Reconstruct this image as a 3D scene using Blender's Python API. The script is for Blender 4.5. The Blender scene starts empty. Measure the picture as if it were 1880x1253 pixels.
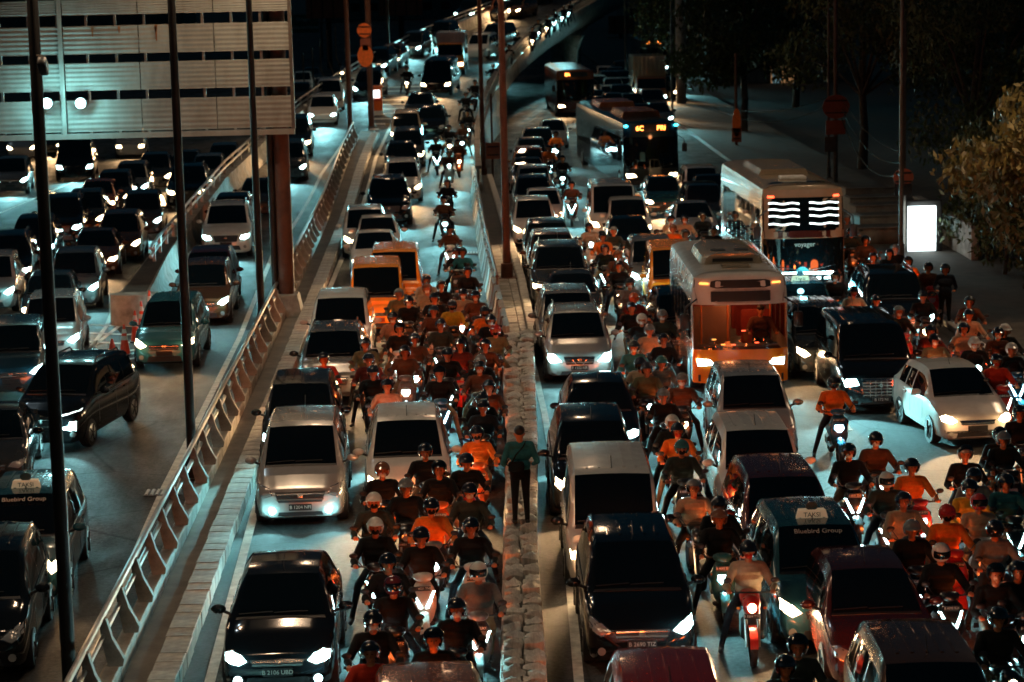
import bpy, math, random
from mathutils import Vector, Matrix, Euler
from mathutils.bvhtree import BVHTree
random.seed(7)
SC = bpy.context.scene
COL = SC.collection
rad = math.radians

# ------------------------------------------------------------------ camera
FPX, CAMH, PW, PH = 4300.0, 10.6, 1880.0, 1253.0
_p, _yaw, _r = math.atan(706 / FPX), math.atan(95 / FPX), rad(1.3)
CF = Vector((math.sin(_yaw) * math.cos(_p), math.cos(_yaw) * math.cos(_p), -math.sin(_p)))
_R0 = Vector((math.cos(_yaw), -math.sin(_yaw), 0))
_U0 = _R0.cross(CF)
CR = _R0 * math.cos(_r) - _U0 * math.sin(_r)
CU = _R0 * math.sin(_r) + _U0 * math.cos(_r)
cam = bpy.data.cameras.new('camera')
cam.sensor_width = 36.0
cam.lens = FPX / PW * 36.0
cam.clip_start, cam.clip_end = 0.5, 3000.0
cam.dof.use_dof = True
cam.dof.focus_distance = 42.0
cam.dof.aperture_fstop = 2.0
camo = bpy.data.objects.new('camera', cam)
COL.objects.link(camo)
camo.matrix_world = Matrix((
    (CR.x, CU.x, -CF.x, 0), (CR.y, CU.y, -CF.y, 0), (CR.z, CU.z, -CF.z, CAMH), (0, 0, 0, 1)))
SC.camera = camo

# ------------------------------------------------------------------ night sky, moon, exposure
w = bpy.data.worlds.new('World')
SC.world = w
w.use_nodes = True
nt = w.node_tree
nt.nodes.clear()
sky = nt.nodes.new('ShaderNodeTexSky')
sky.sky_type = 'NISHITA'
sky.sun_disc = False
sky.sun_elevation = rad(3)
sky.sun_rotation = rad(200)
b1 = nt.nodes.new('ShaderNodeBackground')
b1.inputs[1].default_value = 0.0004
b2 = nt.nodes.new('ShaderNodeBackground')           # city night glow
b2.inputs[0].default_value = (0.0, 0.55, 1.0, 1)
b2.inputs[1].default_value = 0.0105
ad = nt.nodes.new('ShaderNodeAddShader')
wo = nt.nodes.new('ShaderNodeOutputWorld')
nt.links.new(sky.outputs[0], b1.inputs[0])
nt.links.new(b1.outputs[0], ad.inputs[0])
nt.links.new(b2.outputs[0], ad.inputs[1])
nt.links.new(ad.outputs[0], wo.inputs[0])
sl = bpy.data.lights.new('moon', 'SUN')
sl.energy = 0.012
sl.angle = rad(0.5)
sl.color = (0.7, 0.9, 1.0)
so = bpy.data.objects.new('moon', sl)
so.rotation_euler = (rad(50), 0, rad(200))
COL.objects.link(so)
SC.view_settings.view_transform = 'Standard'
SC.view_settings.look = 'None'
SC.view_settings.exposure = 0.55
SC.view_settings.gamma = 1.0
SC.view_settings.use_curve_mapping = False
SC.render.engine = 'CYCLES'
cy = SC.cycles
cy.use_denoising = True
try:
    cy.denoiser = 'OPENIMAGEDENOISE'
    cy.denoising_input_passes = 'RGB_ALBEDO_NORMAL'
except Exception:
    pass
cy.use_light_tree = True
cy.max_bounces = 5
cy.diffuse_bounces = 2
cy.glossy_bounces = 3
cy.transmission_bounces = 4
cy.transparent_max_bounces = 6
cy.sample_clamp_indirect = 2.5
cy.sample_clamp_direct = 12.0
cy.caustics_reflective = False
cy.caustics_refractive = False
cy.use_adaptive_sampling = True
cy.adaptive_threshold = 0.02
cy.filter_width = 1.6

# ------------------------------------------------------------------ places
def at(x, y, z=0.0):
    d = CF * FPX + CR * (x - 940) - CU * (y - 626.5)
    t = (z - CAMH) / d.z
    return Vector((d.x * t, d.y * t, z))

def zr(Y):                      # height of the ramp up to the flyover
    if Y < 92: return 0.0
    if Y < 112: return 0.0015 * (Y - 92) ** 2
    return 0.6 + 0.06 * (Y - 112)

def sh(Y):                      # sideways sweep of the flyover
    return 0.0 if Y < 106 else 0.00115 * (Y - 106) ** 2

def on(x, y, zone, dz=0.0):     # pixel -> point dz above the road of that zone
    d = CF * FPX + CR * (x - 940) - CU * (y - 626.5)
    lo, hi = 5.0, 600.0
    for _ in range(50):
        Y = (lo + hi) / 2
        if CAMH + d.z * Y / d.y - dz > (zr(Y) if zone == 'E' else 0.0): lo = Y
        else: hi = Y
    return Vector((d.x * Y / d.y, Y, zr(Y) if zone == 'E' else 0.0))

# ------------------------------------------------------------------ materials
MATS = {}
def mat(name, col, rough=0.6, metal=0.0, noise=0.0, scale=8.0, bump=0.0, coat=0.0, emit=None, est=0.0, spec=0.5, col2=None, stretch=None):
    if name in MATS: return MATS[name]
    m = bpy.data.materials.new(name)
    m.use_nodes = True
    n, l = m.node_tree.nodes, m.node_tree.links
    b = n['Principled BSDF']
    b.inputs['Base Color'].default_value = (*col, 1)
    b.inputs['Roughness'].default_value = rough
    b.inputs['Metallic'].default_value = metal
    b.inputs['Specular IOR Level'].default_value = spec
    b.inputs['Coat Weight'].default_value = coat
    b.inputs['Coat Roughness'].default_value = 0.06
    if noise or bump:
        tc = n.new('ShaderNodeTexCoord')
        src = tc.outputs['Object']
        if stretch:
            mp = n.new('ShaderNodeMapping')
            mp.inputs['Scale'].default_value = stretch
            l.new(src, mp.inputs[0]); src = mp.outputs[0]
        tx = n.new('ShaderNodeTexNoise')
        tx.inputs['Scale'].default_value = scale
        tx.inputs['Detail'].default_value = 6
        tx.inputs['Roughness'].default_value = 0.65
        l.new(src, tx.inputs['Vector'])
        if noise:
            rp = n.new('ShaderNodeMix'); rp.data_type = 'RGBA'
            c2 = col2 or tuple(c * (1 - noise) for c in col)
            rp.inputs[6].default_value = (*c2, 1)
            rp.inputs[7].default_value = (*[min(1, c * (1 + noise * .6)) for c in col], 1)
            mr = n.new('ShaderNodeMapRange')
            mr.inputs['From Min'].default_value = 0.35
            mr.inputs['From Max'].default_value = 0.65
            l.new(tx.outputs['Fac'], mr.inputs['Value'])
            l.new(mr.outputs['Result'], rp.inputs[0])
            l.new(rp.outputs[2], b.inputs['Base Color'])
            mr2 = n.new('ShaderNodeMapRange')
            mr2.inputs['To Min'].default_value = max(0.02, rough * 0.8)
            mr2.inputs['To Max'].default_value = min(1, rough * 1.25)
            l.new(tx.outputs['Fac'], mr2.inputs['Value'])
            l.new(mr2.outputs['Result'], b.inputs['Roughness'])
        if bump:
            bp = n.new('ShaderNodeBump')
            bp.inputs['Strength'].default_value = bump
            bp.inputs['Distance'].default_value = 0.02
            l.new(tx.outputs['Fac'], bp.inputs['Height'])
            l.new(bp.outputs[0], b.inputs['Normal'])
    if emit:
        b.inputs['Emission Color'].default_value = (*emit, 1)
        b.inputs['Emission Strength'].default_value = est
        m.cycles.emission_sampling = 'NONE'
    MATS[name] = m
    return m

def paint(name, col, metal=0.25):
    dark = max(col) < .05
    return mat('paint_' + name, col, 0.10 if dark else 0.2, 0.0 if dark else metal, noise=0.10, scale=3.0, coat=0.35 if dark else 0.6, spec=.3 if dark else .5)

PAINT = {k: paint(k, c, m) for k, c, m in [
    ('black', (.006, .007, .008), .1), ('charcoal', (.03, .034, .036), .3), ('grey', (.16, .165, .16), .35),
    ('silver', (.42, .42, .40), .4), ('white', (.68, .67, .62), .05), ('brown', (.10, .045, .02), .3),
    ('orange', (.85, .27, .015), .0), ('blue', (.015, .10, .13), .2), ('navy', (.012, .035, .05), .2),
    ('red', (.32, .022, .01), .1), ('maroon', (.075, .014, .009), .2), ('beige', (.42, .33, .22), .2),
    ('teal', (.03, .13, .15), .25), ('taxi blue', (.02, .085, .11), .15), ('copper', (.30, .09, .03), .3)]}
mat('glass', (.003, .005, .006), 0.03, 0, spec=0.6)
mat('glass_clear', (.02, .025, .025), 0.03, 0, spec=0.6)
mat('rubber', (.012, .012, .012), 0.75, noise=.4, scale=20)
mat('trim', (.012, .013, .014), 0.45, noise=.2)
mat('chrome', (.75, .74, .70), 0.16, 1.0)
mat('alloy', (.35, .35, .34), 0.3, 0.9)
mat('reflector', (.55, .56, .55), 0.12, 0.8)
mat('plate', (.012, .012, .012), 0.4)
mat('plate_red', (.25, .03, .012), 0.4)
mat('plate_text', (.62, .60, .52), 0.5)
mat('lamp_cool', (.8, .9, .9), .3, emit=(.62, 1.0, 1.0), est=42)
mat('lamp_warm', (.9, .8, .6), .3, emit=(1.0, .74, .42), est=42)
mat('lamp_off', (.5, .5, .48), .1, .5)
mat('lamp_amber', (.8, .3, .05), .3, emit=(1.0, .32, .06), est=3)
mat('lamp_red', (.8, .06, .02), .3, emit=(1.0, .09, .03), est=4)
mat('lamp_cyan', (.1, .7, .8), .3, emit=(.05, .75, 1.0), est=6)
mat('led_orange', (.8, .2, .02), .3, emit=(1.0, .25, .04), est=9)
mat('led_white', (.9, .9, .9), .3, emit=(.85, 1.0, 1.0), est=2.2)  # white LEDs, and the painted reflections on the coach windscreen
def asphalt():
    m = mat('asphalt', (.05, .05, .05), .7, spec=.12)
    n, l = m.node_tree.nodes, m.node_tree.links
    b = n['Principled BSDF']
    tc = n.new('ShaderNodeTexCoord')
    def noise(sc, stretch, det=5, ro=.6):
        mp = n.new('ShaderNodeMapping'); mp.inputs['Scale'].default_value = stretch
        t = n.new('ShaderNodeTexNoise'); t.inputs['Scale'].default_value = sc; t.inputs['Detail'].default_value = det; t.inputs['Roughness'].default_value = ro
        l.new(tc.outputs['Object'], mp.inputs[0]); l.new(mp.outputs[0], t.inputs['Vector']); return t.outputs['Fac']
    def ramp(src, pts):
        r = n.new('ShaderNodeValToRGB'); e = r.color_ramp.elements
        e[0].position, e[0].color = pts[0][0], (*[pts[0][1]] * 3, 1); e[1].position, e[1].color = pts[1][0], (*[pts[1][1]] * 3, 1)
        l.new(src, r.inputs[0]); return r.outputs[0]
    def mul(a, b_):
        q = n.new('ShaderNodeMix'); q.data_type = 'RGBA'; q.blend_type = 'MULTIPLY'; q.inputs[0].default_value = 1
        l.new(a, q.inputs[6]); l.new(b_, q.inputs[7]); return q.outputs[2]
    stain = ramp(noise(.5, (1.6, .18, 1), 6, .7), ((.38, .45), (.62, 1.0)))
    patch = ramp(noise(.16, (1, .5, 1), 3), ((.42, .62), (.5, 1.0)))
    fine = ramp(noise(11, (1, 1, 1), 4, .85), ((.33, .022), (.68, .11)))
    col = mul(mul(stain, patch), fine)
    l.new(col, b.inputs['Base Color'])
    vo = n.new('ShaderNodeTexVoronoi'); vo.feature = 'DISTANCE_TO_EDGE'; vo.inputs['Scale'].default_value = .22
    l.new(tc.outputs['Object'], vo.inputs['Vector'])
    cr_ = ramp(vo.outputs['Distance'], ((0.0, .35), (.012, 1.0)))
    l.new(mul(col, cr_), b.inputs['Base Color'])
    l.new(ramp(noise(1.3, (1, .4, 1), 5), ((.35, .55), (.65, .85))), b.inputs['Roughness'])
    bp = n.new('ShaderNodeBump'); bp.inputs['Strength'].default_value = .5; bp.inputs['Distance'].default_value = .012
    l.new(noise(34, (1, 1, 1), 4, .8), bp.inputs['Height']); l.new(bp.outputs[0], b.inputs['Normal'])
asphalt()
mat('road_paint', (.60, .60, .54), .75, noise=.35, scale=4)
mat('concrete', (.30, .275, .235), .75, noise=.35, scale=2.2, bump=.3, col2=(.15, .13, .105))
mat('concrete_dark', (.15, .135, .115), .8, noise=.4, scale=1.5, bump=.3)
mat('kerb_white', (.40, .38, .33), .65, noise=.35, scale=5, bump=.25)
mat('kerb_black', (.34, .32, .28), .65, noise=.35, scale=5, bump=.25)
mat('stone_a', (.48, .46, .40), .6, noise=.4, scale=5, bump=.6)
mat('stone_b', (.34, .32, .28), .6, noise=.4, scale=5, bump=.6)
mat('stone_c', (.58, .56, .50), .6, noise=.35, scale=6, bump=.6)
mat('soil', (.06, .05, .04), .9, noise=.5, scale=2)
mat('steel', (.42, .41, .38), .32, .85, noise=.25, scale=3)
mat('pole', (.10, .085, .07), .5, .4, noise=.4, scale=2)
mat('pole_dark', (.012, .011, .010), .5, .3, noise=.4, scale=2)
mat('pole_rust', (.11, .042, .022), .6, .2, noise=.4, scale=2)
mat('panel_metal', (.25, .27, .24), .65, .1, noise=.25, scale=1.2, col2=(.19, .19, .165), stretch=(1, 1, .35))
mat('rust', (.22, .09, .03), .8, noise=.5, scale=6)
mat('sign_back', (.33, .085, .045), .5, .2, noise=.3, scale=3)
mat('sign_orange', (.85, .16, .02), .5, noise=.2)
mat('sign_green', (.01, .10, .055), .5, noise=.2)
mat('white_plain', (.7, .7, .66), .5, noise=.15)
mat('cone_red', (.80, .065, .02), .5, noise=.15)
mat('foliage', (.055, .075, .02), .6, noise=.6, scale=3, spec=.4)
mat('foliage_gold', (.20, .15, .04), .5, noise=.5, scale=3, spec=.5)  # foliage with the warm lamplight put into its leaf colour
mat('bark', (.06, .045, .03), .9, noise=.5, scale=6, bump=.6)
mat('skin', (.50, .17, .06), .5, noise=.12, scale=12)
mat('shoe', (.02, .02, .02), .5, noise=.3)
mat('mask', (.72, .72, .68), .7, noise=.1)
mat('eye', (.01, .008, .006), .2)
mat('hair', (.008, .006, .005), .5)
CLOTH = {k: mat('cloth_' + k, c, .85, noise=.25, scale=9, bump=.3, spec=.2) for k, c in dict(
    black=(.008, .0085, .009), green=(.028, .038, .032), navy=(.012, .02, .03), brown=(.10, .04, .02), maroon=(.12, .02, .015),
    orange=(.75, .17, .02), red=(.50, .035, .015), tan=(.40, .29, .19), grey=(.16, .16, .15), olive=(.14, .13, .07),
    teal=(.02, .14, .16), white=(.6, .58, .52), jeans=(.03, .045, .06), khaki=(.2, .15, .09), peach=(.55, .25, .14), yellow=(.62, .34, .03)).items()}
HELM = {k: mat('helmet_' + k, c, .16, coat=.8, noise=.15) for k, c in dict(
    black=(.008, .008, .009), white=(.68, .66, .58), grey=(.18, .19, .18), red=(.5, .03, .015), brown=(.22, .09, .04),
    teal=(.05, .16, .15), orange=(.75, .13, .03), maroon=(.12, .02, .02)).items()}
BIKE = {k: mat('bike_' + k, c, .28, coat=.6, noise=.15) for k, c in dict(
    black=(.01, .011, .012), white=(.62, .60, .54), red=(.42, .022, .012), blue=(.012, .08, .15), grey=(.12, .125, .12), teal=(.02, .12, .13), orange=(.65, .13, .02)).items()}

# ------------------------------------------------------------------ mesh tools
class MB:
    def __init__(s): s.v, s.f = [], []
    def add(s, vs, fs):
        o = len(s.v); s.v += [tuple(v) for v in vs]; s.f += [tuple(i + o for i in f) for f in fs]; return s
    def box(s, x0, x1, y0, y1, z0, z1, taper=1.0):
        cx, cyy = (x0 + x1) / 2, (y0 + y1) / 2
        t = lambda a, c: c + (a - c) * taper
        return s.add([(x0, y0, z0), (x1, y0, z0), (x1, y1, z0), (x0, y1, z0), (t(x0, cx), t(y0, cyy), z1), (t(x1, cx), t(y0, cyy), z1), (t(x1, cx), t(y1, cyy), z1), (t(x0, cx), t(y1, cyy), z1)],
                     [(0, 3, 2, 1), (4, 5, 6, 7), (0, 1, 5, 4), (1, 2, 6, 5), (2, 3, 7, 6), (3, 0, 4, 7)])
    def rbox(s, x0, x1, y0, y1, z0, z1, b=.02):       # box with chamfered long edges
        X = [x0, x0 + b, x1 - b, x1]; Z = [z0, z0 + b, z1 - b, z1]
        ring = [(X[1], Z[0]), (X[2], Z[0]), (X[3], Z[1]), (X[3], Z[2]), (X[2], Z[3]), (X[1], Z[3]), (X[0], Z[2]), (X[0], Z[1])]
        mx, mz = (x0 + x1) / 2, (z0 + z1) / 2
        sm = [(mx + (x - mx) * (1 - 2 * b / max(.01, x1 - x0)), mz + (z - mz) * (1 - 2 * b / max(.01, z1 - z0))) for x, z in ring]
        return s.loft([[(x, y0, z) for x, z in sm], [(x, y0 + b, z) for x, z in ring], [(x, y1 - b, z) for x, z in ring], [(x, y1, z) for x, z in sm]])
    def loft(s, rings, cap=True, closed=True):
        n = len(rings[0]); vs = [p for r in rings for p in r]; fs = []
        for i in range(len(rings) - 1):
            for j in range(n if closed else n - 1):
                a, b = i * n + j, i * n + (j + 1) % n
                fs.append((a, b, b + n, a + n))
        if cap: fs += [tuple(reversed(range(n))), tuple(range((len(rings) - 1) * n, len(rings) * n))]
        return s.add(vs, fs)
    def tube(s, pts, r, n=8, cap=True):
        pts = [Vector(p) for p in pts]
        rs = r if isinstance(r, (list, tuple)) else [r] * len(pts)
        rings = []
        for i, p in enumerate(pts):
            d = (pts[min(i + 1, len(pts) - 1)] - pts[max(i - 1, 0)]).normalized()
            a = d.cross(Vector((0, 0, 1)))
            if a.length < .05: a = d.cross(Vector((0, 1, 0)))
            a.normalize(); b = a.cross(d)
            rings.append([p + (a * math.cos(t) + b * math.sin(t)) * rs[i] for t in [2 * math.pi * k / n for k in range(n)]])
        return s.loft(rings, cap)
    def ell(s, c, r, n=10, m=7):
        rings = []
        for i in range(1, m):
            t = math.pi * i / m
            rings.append([(c[0] + r[0] * math.sin(t) * math.cos(2 * math.pi * k / n), c[1] + r[1] * math.sin(t) * math.sin(2 * math.pi * k / n), c[2] - r[2] * math.cos(t)) for k in range(n)])
        o = len(s.v)
        s.loft(rings, cap=False)
        s.v += [(c[0], c[1], c[2] - r[2]), (c[0], c[1], c[2] + r[2])]
        bt, tp = len(s.v) - 2, len(s.v) - 1
        L = o + (m - 2) * n
        for k in range(n):
            s.f.append((o + (k + 1) % n, o + k, bt)); s.f.append((L + k, L + (k + 1) % n, tp))
        return s
    def disc_x(s, c, r, x0, x1, n=20):                 # wheel-like drum along x
        return s.loft([[(x, c[1] + rr * math.cos(2 * math.pi * k / n), c[2] + rr * math.sin(2 * math.pi * k / n)) for k in range(n)]
                       for x, rr in ((x0, r * .94), (x0 + .15 * (x1 - x0), r), (x1 - .15 * (x1 - x0), r), (x1, r * .94))])
    def disc_y(s, c, r, y0, y1, n=14, sz=1.0):
        return s.loft([[(c[0] + r * math.cos(2 * math.pi * k / n), y, c[2] + sz * r * math.sin(2 * math.pi * k / n)) for k in range(n)] for y in (y0, y1)])
    def mesh(s, name, smooth=True):
        me = bpy.data.meshes.new(name)
        me.from_pydata(s.v, [], s.f)
        me.validate()
        if smooth: me.shade_smooth()
        me.update()
        return me

def fix_normals(me):
    import bmesh
    bm = bmesh.new(); bm.from_mesh(me)
    bmesh.ops.recalc_face_normals(bm, faces=bm.faces)
    bm.to_mesh(me); bm.free()
    me.shade_smooth()
    me.set_sharp_from_angle(angle=rad(44))
    return me

_mc = {}
def with_mats(me, mats):
    key = (me.name, tuple(m.name for m in mats))
    if key not in _mc:
        used = any(k[0] == me.name for k in _mc)
        m2 = me.copy() if used else me
        if used: m2.name = me.name + '_v'
        while len(m2.materials) < len(mats): m2.materials.append(None)
        for i_, m in enumerate(mats): m2.materials[i_] = m
        _mc[key] = m2
    return _mc[key]

def M_(x): return x if isinstance(x, bpy.types.Material) else MATS[x]

def obj(name, me, m, parent=None, loc=None, rot=None, label=None, cat=None, group=None, kind=None):
    if isinstance(me, MB): me = fix_normals(me.mesh(name))
    if not isinstance(m, (list, tuple)): m = [m]
    o = bpy.data.objects.new(name, with_mats(me, [M_(q) for q in m]))
    COL.objects.link(o)
    if parent: o.parent = parent
    if loc is not None: o.location = loc
    if rot is not None: o.rotation_euler = rot
    tag(o, label, cat, group, kind)
    return o

def tag(o, label=None, cat=None, group=None, kind=None):
    for k, v in (('label', label), ('category', cat), ('group', group), ('kind', kind)):
        if v: o[k] = v
    return o

def thing(name, loc, rz=0.0, label=None, cat=None, group=None, kind=None, rx=0.0):
    o = bpy.data.objects.new(name, None)
    COL.objects.link(o)
    o.empty_display_size = .2
    o.location = loc
    o.rotation_euler = (rx, 0, rz)
    return tag(o, label, cat, group, kind)

def lamp(name, parent, loc, kind, energy, color, rot=(0, 0, 0), size=100, blend=.6, soft=.04):
    l = bpy.data.lights.new(name, kind)
    l.energy = energy; l.color = color; l.shadow_soft_size = soft
    if kind == 'SPOT': l.spot_size = rad(size); l.spot_blend = blend
    o = bpy.data.objects.new(name, l)
    COL.objects.link(o)
    if parent: o.parent = parent
    o.location = loc; o.rotation_euler = rot
    return o

_tc = {}
def text_mesh(s, size):
    if (s, size) not in _tc:
        cu = bpy.data.curves.new('lettering', 'FONT')
        cu.body = s; cu.size = size; cu.align_x = 'CENTER'; cu.align_y = 'CENTER'; cu.extrude = .002
        o = bpy.data.objects.new('tmp', cu); COL.objects.link(o)
        dg = bpy.context.evaluated_depsgraph_get()
        _tc[(s, size)] = bpy.data.meshes.new_from_object(o.evaluated_get(dg))
        bpy.data.objects.remove(o)
    return _tc[(s, size)]
def text(s, size, m, parent, loc, rot=(math.pi / 2, 0, 0)):
    return obj('lettering', text_mesh(s, size), m, parent, loc, rot)

COOL, WARM = (.34, .95, 1.0), (1.0, .60, .28)
mat('cable', (.012, .011, .01), .9, spec=.05)
mat('red_plastic', (.6, .05, .02), .4)
mat('ad_white', (.8, .85, .85), .4, emit=(.80, .93, 1.0), est=.45)
mat('win_amber', (.5, .3, .15), .5, emit=(1.0, .5, .2), est=.16)
mat('win_teal', (.2, .3, .3), .4, emit=(.5, .9, 1.0), est=.10)
mat('silver_panel', (.38, .35, .31), .4, .2, noise=.2)
mat('dash', (.04, .02, .015), .5)
mat('rail_orange', (.75, .22, .04), .3)
mat('seat_red', (.30, .035, .015), .7, noise=.2)
mat('partition', (.28, .18, .12), .5)
mat('taxi_cream', (.75, .62, .42), .5, emit=(1.0, .75, .45), est=.10)
# ------------------------------------------------------------------ vehicle shapes
def lerp(a, b, t): return a + (b - a) * t
def pl(pts, y):
    if y <= pts[0][0]: return pts[0][1]
    for (a, va), (b, vb) in zip(pts, pts[1:]):
        if y <= b: return lerp(va, vb, (y - a) / (b - a) if b > a else 0)
    return pts[-1][1]

def cast(bvh, u, v, ax):
    if ax == 'y': o, d = Vector((u, -2, v)), Vector((0, 1, 0))
    elif ax == 'z': o, d = Vector((u, v, 6)), Vector((0, 0, -1))
    elif ax == 'x+': o, d = Vector((4, u, v)), Vector((-1, 0, 0))
    else: o, d = Vector((-4, u, v)), Vector((1, 0, 0))
    return bvh.ray_cast(o, d)[0], d

def opatch(bvh, outline, off=.008, skirt=.03, ax='y', sub=3, mb=None, rings=(1, .62, .3)):
    mb = mb or MB()
    pts = []
    for (a, b) in zip(outline, outline[1:] + outline[:1]):
        for k in range(sub): pts.append((lerp(a[0], b[0], k / sub), lerp(a[1], b[1], k / sub)))
    cx = sum(p[0] for p in pts) / len(pts); cz = sum(p[1] for p in pts) / len(pts)
    ch, d = cast(bvh, cx, cz, ax)
    if ch is None: return mb
    def P(u, v, o):
        h, _ = cast(bvh, u, v, ax)
        if h is None:
            for t in (.97, .93, .88, .8, .7):
                h, _ = cast(bvh, lerp(cx, u, t), lerp(cz, v, t), ax)
                if h is not None: break
            if h is None: h = ch
            h = h.copy()
            if ax == 'y': h.x, h.z = u, v
            elif ax == 'z': h.x, h.y = u, v
            else: h.y, h.z = u, v
        return h - d * o
    R = [[P(u, v, off - skirt) for u, v in pts]]
    for s in rings: R.append([P(lerp(cx, u, s), lerp(cz, v, s), off) for u, v in pts])
    n = len(pts)
    vs = [p for r in R for p in r] + [ch - d * off]
    fs = []
    for i in range(len(R) - 1):
        for j in range(n): fs.append((i * n + j, i * n + (j + 1) % n, (i + 1) * n + (j + 1) % n, (i + 1) * n + j))
    L = (len(R) - 1) * n
    for j in range(n): fs.append((L + j, L + (j + 1) % n, len(vs) - 1))
    return mb.add(vs, fs)

def circ(cx, cz, r, n=10, k=1.0):
    return [(cx + r * math.cos(2 * math.pi * i / n), cz + k * r * math.sin(2 * math.pi * i / n)) for i in range(n)]

KINDS = {
    #          L    W    H    hf   hc   yc   yr1  yr2  yr3  tail  roofw belt0 belt1
    'mpv':   (4.20, 1.68, 1.68, .84, 1.06, .92, 1.66, 3.70, 4.10, .95, .74, 1.00, 1.06),
    'mpv2':  (4.25, 1.72, 1.72, .80, 1.06, .80, 1.62, 3.80, 4.16, .95, .76, 1.00, 1.06),
    'xpan':  (4.48, 1.76, 1.72, .92, 1.13, 1.02, 1.78, 3.95, 4.36, 1.0, .74, 1.06, 1.12),
    'hatch': (3.85, 1.67, 1.50, .74, .98, .98, 1.74, 3.20, 3.75, .95, .70, .93, .98),
    'sedan': (4.40, 1.70, 1.46, .72, .96, 1.10, 1.90, 3.05, 3.75, .98, .68, .92, .96),
    'suv':   (4.65, 1.84, 1.80, .98, 1.17, 1.20, 1.95, 4.15, 4.52, 1.1, .74, 1.12, 1.18),
    'cross': (4.20, 1.72, 1.60, .80, 1.03, .98, 1.75, 3.70, 4.08, .95, .72, .98, 1.04),
    'van':   (4.05, 1.68, 1.90, .88, 1.06, .42, 1.02, 3.80, 3.98, 1.0, .82, 1.02, 1.04),
    'alph':  (4.90, 1.86, 1.92, .96, 1.16, .85, 1.62, 4.50, 4.80, 1.1, .80, 1.12, 1.16),
    'bigvan': (4.85, 1.90, 2.08, .92, 1.12, .50, 1.20, 4.55, 4.78, 1.1, .82, 1.08, 1.10),
}
FACE = {   # headlamp outline (x as fraction of half width, z), fog lamp (x,z), grille (x0,z0,z1), intake
    'mpv':   ([(.52, .67), (.72, .60), (.95, .72), (.93, .86), (.70, .80)], (.72, .38), (.50, .56, .70), (.55, .26, .40)),
    'mpv2':  ([(.60, .66), (.80, .62), (.96, .70), (.94, .84), (.66, .78)], (.62, .36), (.56, .52, .72), (.52, .24, .34)),
    'xpan':  ([(.55, .52), (.92, .48), (.93, .72), (.76, .72), (.76, .60), (.55, .58)], (.82, .42), (.45, .50, .80), (.55, .26, .40)),
    'hatch': ([(.50, .60), (.66, .54), (.93, .60), (.95, .70), (.80, .74), (.62, .70)], (.70, .33), (.48, .52, .62), (.58, .22, .36)),
    'sedan': ([(.50, .58), (.78, .54), (.95, .64), (.92, .72), (.60, .68)], (.74, .32), (.48, .50, .64), (.60, .22, .36)),
    'suv':   ([(.52, .72), (.74, .68), (.95, .78), (.94, .92), (.60, .86)], (.74, .44), (.50, .62, .86), (.58, .32, .48)),
    'cross': ([(.48, .56), (.86, .54), (.96, .66), (.92, .78), (.72, .78)], (.74, .33), (.46, .50, .70), (.58, .22, .34)),
    'van':   ([(.52, .60), (.92, .60), (.95, .78), (.58, .78)], (.72, .36), (.46, .58, .68), (.55, .26, .38)),
    'alph':  ([(.52, .70), (.90, .64), (.97, .86), (.60, .86)], (.78, .38), (.50, .42, .86), (.55, .22, .30)),
    'bigvan': ([(.56, .62), (.94, .64), (.96, .86), (.66, .82)], (.72, .38), (.50, .58, .78), (.55, .28, .42)),
}

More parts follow.
